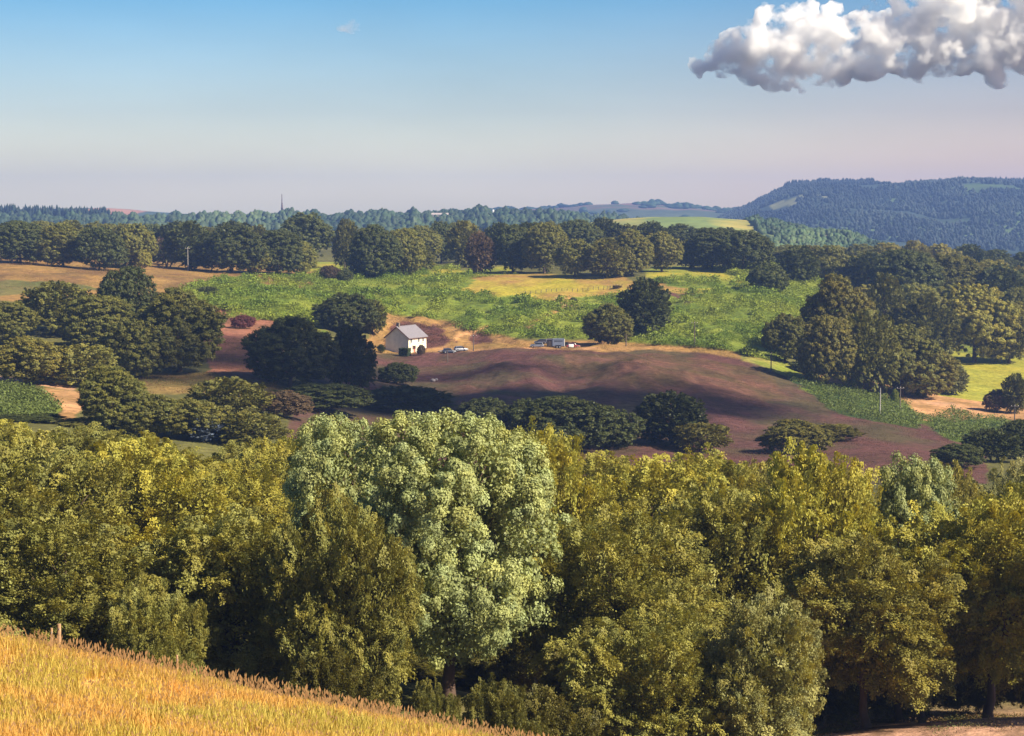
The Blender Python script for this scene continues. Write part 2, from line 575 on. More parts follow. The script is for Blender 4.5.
def wood_col(P, T, V):
    return np.tile(np.array((0.05, 0.075, 0.03)), (len(P), 1))
s_wood = hill("wooded_hill", [(-500, 224), (0, 219), (120, 221), (220, 222), (330, 219), (430, 217), (520, 216), (620, 221), (700, 232)],
     2700, 700, 240, wood_col, rough=0.4)

# ------------------------------------------------------------------ haze
hz = NT("haze_air")
pv = hz.node("ShaderNodeVolumePrincipled")
pv.inputs["Color"].default_value = (0.28, 0.46, 1.0, 1)
pv.inputs["Density"].default_value = 0.00013
pv.inputs["Anisotropy"].default_value = 0.15
hz.l.new(pv.outputs[0], hz.out.inputs["Volume"])
x0, x1, y0, y1, z0, z1 = -6800, 6800, -60, 5750, -130, 112
hv = [(x0, y0, z0), (x1, y0, z0), (x1, y1, z0), (x0, y1, z0), (x0, y0, z1), (x1, y0, z1), (x1, y1, z1), (x0, y1, z1)]
hf = [(0, 3, 2, 1), (4, 5, 6, 7), (0, 1, 5, 4), (1, 2, 6, 5), (2, 3, 7, 6), (3, 0, 4, 7)]
tag(link("haze", mkmesh("haze", hv, hf, hz.m)), kind="stuff")

# ------------------------------------------------------------------ leaf, bark materials
def leaf_mat(name, gloss=0.04, transl=0.22):
    t = NT(name)
    tint = t.node("ShaderNodeVertexColor", layer_name="tint").outputs["Color"]
    oi = t.node("ShaderNodeObjectInfo").outputs["Color"]
    c = t.mix('MULTIPLY', 1.0, oi, tint)
    d = t.node("ShaderNodeBsdfDiffuse"); t.l.new(c, d.inputs[0])
    tr = t.node("ShaderNodeBsdfTranslucent")
    c2 = t.mix('MULTIPLY', 1.0, c, (1.5, 1.35, 0.5, 1))
    t.l.new(c2, tr.inputs[0])
    mx = t.node("ShaderNodeMixShader"); mx.inputs[0].default_value = transl
    t.l.new(d.outputs[0], mx.inputs[1]); t.l.new(tr.outputs[0], mx.inputs[2])
    g = t.node("ShaderNodeBsdfGlossy"); g.inputs["Roughness"].default_value = 0.5
    g.inputs["Color"].default_value = (0.8, 0.8, 0.75, 1)
    lw = t.node("ShaderNodeMixShader"); lw.inputs[0].default_value = gloss * 0.35
    t.l.new(mx.outputs[0], lw.inputs[1]); t.l.new(g.outputs[0], lw.inputs[2])
    t.l.new(lw.outputs[0], t.out.inputs["Surface"])
    return t.m


LEAF = leaf_mat("leaf_cover")
def bark_mat():
    t = NT("bark")
    n = t.noise(3.0, 6, t.coord(), 0.7)
    c = t.ramp(n, [(0.3, (0.055, 0.035, 0.028)), (0.7, (0.15, 0.10, 0.075))])
    t.bsdf(c, 0.9, 0.1, n, 0.05, 0.8)
    return t.m
BARK = bark_mat()


def unit(v):
    return v / np.maximum(np.linalg.norm(v, axis=1, keepdims=True), 1e-9)


def leaf_quads(P, N, size, tint, r, elong=1.5):
    """P,N (n,3), size (n,) -> verts, faces, vertex colours"""
    n = len(P)
    N = unit(N)
    a = unit(np.cross(N, unit(r.normal(size=(n, 3)))))
    b = np.cross(N, a)
    s = size[:, None]
    a, b = a * s * elong * 0.5, b * s * 0.5
    V = np.stack([P - a, P - 0.1 * a - b, P + a, P + 0.1 * a + b], 1).reshape(-1, 3)
    Fq = np.arange(4 * n).reshape(n, 4)
    return V, Fq, np.repeat(tint, 4, axis=0)


def make_crown(seed, nleaf, leaf, style="beech", rx=0.42, z0=0.06, lobes=12, nclump=500, dome=0.0, depth=0.86, core=0.62, cl=0.052, dome_leaf=False, spiky=0.0, gappy=0.0):
    """unit-height crown (0..1 in z), leaf size as a share of the height"""
    r = np.random.default_rng(seed)
    cz = (z0 + 1) / 2 * 0.98
    rz = (1 - z0) / 2
    # lobes: irregular sub-crowns
    L, R = [], []
    for k in range(lobes):
        a = 2 * math.pi * (k * 0.618 + r.uniform(-.06, .06))
        q = r.uniform(-0.8, 0.9)
        rad = math.sqrt(max(0, 1 - abs(q) ** 2.2))
        if q < 0: rad = rad * (1 - dome) + dome * (1 + 0.12 * q)
        rr = r.uniform(0.26, 0.44) * (1 - 0.15 * q)
        L.append((math.cos(a) * rad * rx * (1 - rr), math.sin(a) * rad * rx * (1 - rr), cz + q * rz * (1 - rr)))
        R.append(rr)
    L.append((r.uniform(-.1, .1) * rx, r.uniform(-.1, .1) * rx, cz + rz * 0.42)); R.append(0.5)
    L.append((0, 0, cz - rz * (0.15 if core < .7 else 0.04))); R.append(core)
    L, R = np.array(L), np.array(R)
    S = np.array([rx, rx, rz])
    n = nclump * 6
    k = r.choice(len(R), n, p=R ** 2 / (R ** 2).sum())
    d = unit(r.normal(size=(n, 3)) + np.array([0, 0, 0.25]))
    C = L[k] + d * S * R[k][:, None] * r.uniform(depth, 1.08, (n, 1)) * (1 + spiky * r.uniform(-1, 1, (n, 1)) ** 3)
    # drop clumps buried inside other lobes
    dist = np.min(np.linalg.norm((C[:, None, :] - L[None]) / (S * R[:, None])[None], axis=2), axis=1)
    keep = (dist > depth - .03) & (C[:, 2] > z0 * 0.9) & (C[:, 2] < 1.0)
    if gappy:
        keep &= fbm(C[:, 0] * 9 + seed, C[:, 2] * 9 + C[:, 1] * 5, 2) > -0.5 + gappy
    C = C[keep][:nclump]
    out = unit((C - np.array([0, 0, cz - rz * 0.3])) / S)
    # leaves per clump
    m = len(C)
    per = nleaf // m
    idx = np.repeat(np.arange(m), per)
    cs = r.uniform(0.7, 1.35, m)[idx] * cl
    o = out[idx]
    up = np.array([0, 0, 1.0])
    if style == "beech":       # flat layered sprays hanging outward
        nrm = unit(up * 0.8 + out * 0.45 + r.normal(size=(m, 3)) * 0.25)
        ax = unit(out + up * r.uniform(-0.25, 0.75, (m, 1)) + r.normal(size=(m, 3)) * 0.3)
        side = unit(np.cross(nrm, ax)); nrm = np.cross(ax, side)
        u = r.uniform(-0.45, 1.0, len(idx)); v = r.normal(size=len(idx)) * 0.42
        ln = (r.uniform(0.9, 1.9, m) if not dome_leaf else r.uniform(.8, 1.2, m))[idx] * cs
        P = C[idx] + ax[idx] * (u * ln)[:, None] + side[idx] * (v * cs * (1.15 - 0.8 * np.clip(u, 0, 1)))[:, None]
        P = P + nrm[idx] * (r.normal(size=len(idx)) * 0.18 * cs)[:, None]
        P[:, 2] -= np.clip(u, 0, 1) ** 2 * ln * 0.28
        N = nrm[idx] + o * 0.3 + r.normal(size=P.shape) * 0.34
    elif style == "ash":       # round feathery puffs
        dd = unit(r.normal(size=(len(idx), 3)) + o * 0.5 + up * 0.35)
        P = C[idx] + dd * (cs * r.uniform(0.45, 1.05, len(idx)))[:, None] * np.array([1, 1, 0.9])
        N = dd + o * 0.3 + r.normal(size=P.shape) * 0.38
    else:                      # shrubby: loose mix
        dd = unit(r.normal(size=(len(idx), 3)) + o * 0.3 + up * 0.3)
        P = C[idx] + dd * (cs * r.uniform(0.3, 1.15, len(idx)))[:, None] * np.array([1.15, 1.15, 0.75])
        N = dd * 0.8 + up * 0.4 + o * .2 + r.normal(size=P.shape) * 0.36
    # inner leaves that close the crown
    ni = nleaf // 7
    k = r.choice(len(R), ni, p=R ** 2 / (R ** 2).sum())
    Pi = L[k] + unit(r.normal(size=(ni, 3))) * S * (R[k] * r.uniform(0.55, 0.85, ni))[:, None]
    Ni = unit(r.normal(size=(ni, 3)))
    ok = Pi[:, 2] > z0
    Pi, Ni = Pi[ok], Ni[ok]
    v = r.uniform(0.78, 1.2, m)
    hue = r.uniform(-1, 1, m)
    ct = np.stack([v * (1 + 0.09 * hue), v * (1 + 0.02 * hue), v * (1 - 0.14 * hue)], 1)[idx]
    ct = ct * r.uniform(0.8, 1.25, (len(idx), 1))
    ti = np.tile(np.array((0.9, 0.92, 0.95)), (len(Pi), 1)) * r.uniform(0.8, 1.1, (len(Pi), 1))
    P = np.concatenate([P, Pi]); N = np.concatenate([N, Ni]); ct = np.concatenate([ct, ti])
    sz = np.concatenate([r.uniform(0.7, 1.35, len(idx)) * leaf, r.uniform(1.4, 2.2, len(Pi)) * leaf])
    P[:, 2] = np.clip(P[:, 2], z0 * 0.5 + 0.003, None)
    V, Fq, T = leaf_quads(P, N, sz, ct, r)
    me = mkmesh("crown", V, Fq, LEAF)
    attr_color(me, "tint", T)
    return me, L


def tubes(paths, sides=7):
    """paths: list of (points (k,3), radii (k,)) -> verts, faces"""
    V, Fc, base = [], [], 0
    for pts, rad in paths:
        pts = np.asarray(pts, float); k = len(pts)
        tan = np.gradient(pts, axis=0)
        tan = unit(tan)
        ref = np.array([0.3, 1.0, 0.1])
        a = unit(np.cross(tan, ref)); b = np.cross(tan, a)
        th = np.linspace(0, 2 * math.pi, sides, endpoint=False)
        ring = pts[:, None, :] + (a[:, None, :] * np.cos(th)[None, :, None] + b[:, None, :] * np.sin(th)[None, :, None]) * np.asarray(rad)[:, None, None]
        V.append(ring.reshape(-1, 3))
        for i in range(k - 1):
            for j in range(sides):
                j2 = (j + 1) % sides
                Fc.append((base + i * sides + j, base + i * sides + j2, base + (i + 1) * sides + j2, base + (i + 1) * sides + j))
        V.append(pts[-1:]); tip = base + k * sides
        for j in range(sides):
            Fc.append((base + (k - 1) * sides + j, base + (k - 1) * sides + (j + 1) % sides, tip, tip))
        base += k * sides + 1
    return np.concatenate(V), [tuple(dict.fromkeys(f)) for f in Fc]


def make_trunk(seed, L, h=0.8, rad=0.022, limbs=9, flare=1.6, sides=7, twigs=0, lean=0.0, sink=0.05):
    r = np.random.default_rng(seed)
    zs = np.concatenate([[-sink, 0.0, 0.03], np.linspace(0.08, h, 8)])
    wob = np.cumsum(r.normal(size=(len(zs), 2)) * 0.007, axis=0)
    pts = np.stack([wob[:, 0] + lean * np.maximum(zs, 0) ** 1.3, wob[:, 1], zs], 1)
    rr = rad * np.interp(zs, [-0.05, 0, 0.05, h * 0.5, h], [flare * 1.1, flare, 1.1, 0.65, 0.12])
    paths = [(pts, rr)]
    sel = r.permutation(len(L))[:limbs]
    for q in sel:
        tgt = L[q]
        z = min(max(0.14, tgt[2] * r.uniform(0.35, 0.62)), h * 0.85)
        p0 = np.array([np.interp(z, zs, pts[:, 0]), np.interp(z, zs, pts[:, 1]), z])
        r0 = np.interp(z, zs, rr) * 0.6
        t = np.linspace(0, 1, 6)[:, None]
        mid = (p0 + tgt) / 2 + np.array([0, 0, 0.05]) + r.normal(size=3) * 0.02
        pp = p0 * (1 - t) ** 2 + 2 * mid * t * (1 - t) + tgt * t ** 2
        paths.append((pp, r0 * np.linspace(1, 0.15, 6)))
        for s in range(2 + twigs):
            b0 = pp[int(r.integers(2, 5))]
            dv = unit(r.normal(size=(1, 3)) + np.array([[0, 0, 0.6]]))[0] * r.uniform(0.07, 0.16)
            paths.append((np.stack([b0, b0 + dv * 0.5 + r.normal(size=3) * 0.008, b0 + dv]), np.array([0.3, 0.2, 0.06]) * r0))
    V, Fc = tubes(paths, sides)
    return mkmesh("trunk", V, Fc, BARK, smooth=True)


PROTO = {}
def proto(key, trunk_kw=None, **kw):
    me, L = make_crown(**kw)
    tr = make_trunk(kw["seed"] + 100, L, **(trunk_kw or {}))
    PROTO[key] = (me, tr, kw.get("rx", 0.42))

# near trees, leaf about 0.2 m on a 16 m tree
NL = 175000
proto("beech_a", dict(limbs=10, rad=0.02, twigs=2), seed=1, nleaf=NL, leaf=0.0072, rx=0.46, z0=0.03, lobes=15, nclump=1000, dome=.8, depth=.76, cl=.042)
proto("beech_b", dict(limbs=10, rad=0.02, twigs=2), seed=2, nleaf=NL, leaf=0.0072, rx=0.44, z0=0.04, lobes=17, nclump=950, spiky=0.16, dome=.6, depth=.74, cl=.044)
proto("beech_c", dict(limbs=10, rad=0.022, twigs=2), seed=3, nleaf=NL, leaf=0.0072, rx=0.50, z0=0.04, lobes=18, nclump=1050, spiky=0.14, dome=.7, depth=.74, cl=.042)
proto("open_a", dict(limbs=14, rad=0.02, twigs=4), seed=4, nleaf=130000, leaf=0.0076, rx=0.48, z0=0.12, lobes=16, nclump=640, gappy=0.28, dome=.4, depth=.70, spiky=.18, cl=.05)
proto("ash_a", dict(limbs=14, rad=0.022, twigs=3), seed=5, nleaf=220000, leaf=0.0062, style="ash", rx=0.46, z0=0.07, lobes=24, nclump=900, gappy=0.27, dome=0.05, depth=.68, cl=.036)
proto("ash_b", dict(limbs=12, rad=0.02, twigs=3), seed=6, nleaf=130000, leaf=0.0072, style="ash", rx=0.46, z0=0.04, lobes=17, nclump=600, gappy=0.12, dome=.5, depth=.74, cl=.04)
# trees across the valley, leaf about 0.25 m on a 14 m tree: full rounded domes
for i in range(8):
    proto("mid_%d" % i, dict(limbs=6, rad=0.022, sides=5), seed=20 + i, nleaf=52000, leaf=0.0135, rx=[0.5, 0.46, 0.52, 0.5, 0.44, .52, .48, .5][i],
          z0=[0.0, 0.0, 0.0, 0.02, 0.0, .0, .03, 0][i], lobes=[22, 18, 26, 20, 16, 24, 14, 20][i], nclump=700, style=["shrub", "beech", "shrub", "ash", "beech", "beech", "shrub", "beech"][i],
          spiky=[0, .1, .04, .05, .1, .08, .15, .1][i], dome=.95, depth=[.8, .82, .84, .78, .8, .84, .74, .82][i], core=[.86, .84, .9, .8, .85, .88, .7, .86][i], cl=.034)
for i in range(4):
    proto("bush_%d" % i, dict(limbs=4, rad=0.02, sides=5, h=0.5), seed=40 + i, nleaf=26000, leaf=0.02, rx=0.62, z0=0.0, lobes=16, nclump=460,
          style=["shrub", "beech", "shrub", "ash"][i], spiky=0.12, dome=1.0, core=.8, cl=.045)


def tree(kind, px, top, D, width, key, col, label, cat="tree", group=None, base=None, rot=None, flip=False):
    """a tree standing on the ground at depth D, its crown width in photo pixels"""
    if key.startswith("mid") and width / F * D > 1.35 * (at(px, top, D).z - gz(at(px, top, D).x, D)):
        key = "bush_%d" % (len(bpy.data.objects) % 4)
    me, tr, rx = PROTO[key]
    p = at(px, top if base is None else base, D)
    g = gz(p.x, D)
    topz = at(px, top, D).z
    h = max(1.2, topz - g)
    if D < 230: width *= 1.18
    s = width / F * D / (2 * rx)
    root = bpy.data.objects.new(kind, None)
    root.empty_display_size = 1
    COL.objects.link(root)
    root.location = (p.x, D, g)
    root.rotation_euler = (0, 0, random.uniform(0, 6.28) if rot is None else rot)
    root.scale = (s, s, h)
    tag(root, label, cat, group)
    c = link("crown", me, root); c.color = (*col, 1)
    t = link("trunk", tr, root)
    return root


# colours of the foliage
OLV = (0.255, 0.242, 0.058); YGR = (0.345, 0.315, 0.055); ASH = (0.305, 0.335, 0.13); DGR = (0.088, 0.102, 0.030)
MGR = (0.182, 0.180, 0.040); PALE = (0.29, 0.28, 0.10); BRN = (0.18, 0.125, 0.07); BLU = (0.13, 0.16, 0.22)
KH = (0.232, 0.208, 0.045)
def c_(c, k=1.0):
    return tuple(v * k for v in c)

FG = "large broadleaved trees beyond the hay field"
fg = [
    # kind, px, top, D, width, key, colour, label
    ("beech_tree", 20, 428, 150, 200, "beech_c", OLV, "broad olive beech at the far left edge above the hay field"),
    ("beech_tree", 122, 436, 158, 190, "beech_a", YGR, "yellow green beech rising behind the wooden fence posts"),
    ("beech_tree", 232, 505, 118, 175, "beech_b", OLV, "low drooping beech whose boughs overhang the hay field edge"),
    ("beech_tree", 205, 462, 165, 170, "beech_c", c_(YGR, .9), "olive beech just below the blue grey willow"),
    ("beech_tree", 62, 510, 116, 190, "beech_a", c_(OLV, .9), "low olive tree directly behind the taller fence post"),
    ("beech_tree", 150, 575, 108, 110, "beech_c", c_(OLV, .95), "small olive tree at the hay field edge between fence posts and drooping beech"),
    ("ash_tree", 348, 408, 136, 150, "ash_b", c_(ASH, .97), "grey green ash tucked behind left shoulder of the big pale ash"),
    ("beech_tree", 342, 486, 113, 135, "beech_c", c_(OLV, .85), "olive tree in front of the lower left side of the big pale ash"),
    ("ash_tree", 446, 399, 121, 212, "ash_a", ASH, "biggest pale ash with silvery round leaf clusters in the middle of the tree belt"),
    ("beech_tree", 552, 422, 160, 130, "beech_b", YGR, "yellowish beech rising just right of the big pale ash"),
    ("beech_tree", 610, 500, 126, 190, "beech_c", OLV, "wide olive beech with layered boughs right of the big pale ash"),
    ("beech_tree", 655, 450, 168, 200, "beech_a", YGR, "flat topped yellow green beech below the dark rounded slope tree"),
    ("beech_tree", 735, 482, 145, 160, "beech_b", OLV, "olive beech between the flat topped beech and the golden beech"),
    ("beech_tree", 756, 590, 112, 130, "beech_b", c_(PALE, .95), "low pale green tree with hanging boughs at the bottom of the picture"),
    ("beech_tree", 650, 600, 112, 160, "beech_c", c_(OLV, 1.05), "low spreading olive tree at the bottom edge right of the ash"),
    ("beech_tree", 815, 443, 146, 160, "open_a", c_(YGR, 1.08), "golden green beech with ragged spiky top"),
    ("ash_tree", 905, 450, 152, 130, "ash_b", c_(ASH, .85), "rounded green ash right of the golden beech"),
    ("beech_tree", 992, 488, 138, 170, "open_a", c_(YGR, .95), "yellow tinged beech at the right edge over bare pink ground"),
    ("beech_tree", 868, 530, 132, 170, "open_a", KH, "shaded open tree whose bare trunk stands on pink ground"),
    ("beech_tree", 925, 560, 136, 120, "open_a", c_(KH, .9), "shaded tree with a dark forked trunk on pink ground"),
    ("beech_tree", 1045, 470, 150, 170, "beech_b", OLV, "olive beech cut off by the right edge of the picture"),
    ("beech_tree", 700, 450, 200, 130, "beech_b", c_(YGR, .9), "thin topped beech in the back row behind the flat topped beech"),
    ("beech_tree", 765, 455, 205, 130, "beech_c", c_(KH, 1.2), "spiky topped olive tree behind left shoulder of the golden beech"),
    ("beech_tree", 950, 458, 200, 90, "beech_a", c_(KH, 1.05), "narrow topped olive tree behind the rounded green ash"),
    ("beech_tree", 1008, 460, 210, 110, "beech_c", c_(PALE, .85), "domed khaki tree in the back row near the right edge"),
    ("beech_tree", 595, 448, 205, 120, "beech_a", c_(YGR, .9), "yellow green back row tree just below the dark valley trees"),
    ("beech_tree", 268, 440, 200, 130, "beech_c", c_(YGR, .85), "yellow green back row tree between the willow and the ash trees"),
    ("beech_tree", 75, 424, 205, 140, "beech_b", c_(OLV, .95), "olive back row tree below the bracken mound"),
    ("beech_tree", -5, 418, 205, 120, "beech_a", c_(YGR, .95), "back row tree at the left edge, right below the bracken mound"),
    ("beech_tree", 145, 430, 210, 110, "beech_a", c_(YGR, .9), "yellow green back row tree below the dark hollow tree"),
    ("beech_tree", 172, 448, 212, 110, "beech_b", c_(YGR, .95), "back row tree right below the blue grey willow, yellow green"),
    ("beech_tree", 248, 438, 214, 110, "beech_a", c_(OLV, .95), "olive back row tree below the flat topped olive tree"),
    ("beech_tree", 300, 432, 216, 90, "beech_b", c_(YGR, .9), "back row tree below the reddish brown bush"),
    ("beech_tree", -70, 440, 150, 190, "beech_a", OLV, "olive beech cut off by the left edge of the picture"),
    ("beech_tree", 520, 560, 140, 130, "beech_c", c_(KH, .6), "dark shaded tree under the right side of the big pale ash"),  # from here down, leaf colours are lowered to imitate shade inside the belt
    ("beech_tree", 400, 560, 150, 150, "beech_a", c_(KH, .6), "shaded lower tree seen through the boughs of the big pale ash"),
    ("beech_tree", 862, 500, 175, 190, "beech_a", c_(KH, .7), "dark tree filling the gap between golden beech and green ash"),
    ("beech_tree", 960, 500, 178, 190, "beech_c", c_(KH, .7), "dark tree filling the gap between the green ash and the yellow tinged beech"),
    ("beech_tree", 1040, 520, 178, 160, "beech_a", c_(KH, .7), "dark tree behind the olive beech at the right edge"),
]
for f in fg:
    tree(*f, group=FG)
tree("beech_tree", 1150, 480, 128, 170, "open_a", OLV, "beech standing just outside the right edge, shading the pink ground", group=FG)
US = "shrubs under the tree belt"  # lowered leaf colours paint in the deep shade under the trees
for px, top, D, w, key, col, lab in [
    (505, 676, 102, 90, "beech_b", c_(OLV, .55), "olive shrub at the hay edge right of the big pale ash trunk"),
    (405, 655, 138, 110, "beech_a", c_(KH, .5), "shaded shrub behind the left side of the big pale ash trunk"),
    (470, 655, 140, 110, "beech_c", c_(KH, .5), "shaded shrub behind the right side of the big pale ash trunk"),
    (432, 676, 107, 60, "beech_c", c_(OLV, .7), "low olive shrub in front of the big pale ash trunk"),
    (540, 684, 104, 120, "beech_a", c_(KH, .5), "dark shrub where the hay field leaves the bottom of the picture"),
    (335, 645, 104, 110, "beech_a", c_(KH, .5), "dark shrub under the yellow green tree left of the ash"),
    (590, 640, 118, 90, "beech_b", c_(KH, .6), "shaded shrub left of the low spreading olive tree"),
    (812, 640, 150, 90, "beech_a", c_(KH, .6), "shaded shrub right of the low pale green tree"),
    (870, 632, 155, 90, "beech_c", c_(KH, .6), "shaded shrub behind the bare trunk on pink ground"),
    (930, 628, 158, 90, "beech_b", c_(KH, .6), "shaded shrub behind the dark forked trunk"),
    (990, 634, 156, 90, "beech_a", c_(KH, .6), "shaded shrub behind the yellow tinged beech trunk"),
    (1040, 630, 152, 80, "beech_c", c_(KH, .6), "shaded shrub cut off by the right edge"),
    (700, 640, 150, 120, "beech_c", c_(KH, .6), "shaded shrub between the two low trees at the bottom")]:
    tree("hawthorn_shrub", px, top, D, w, key, col, lab, "shrub", US)

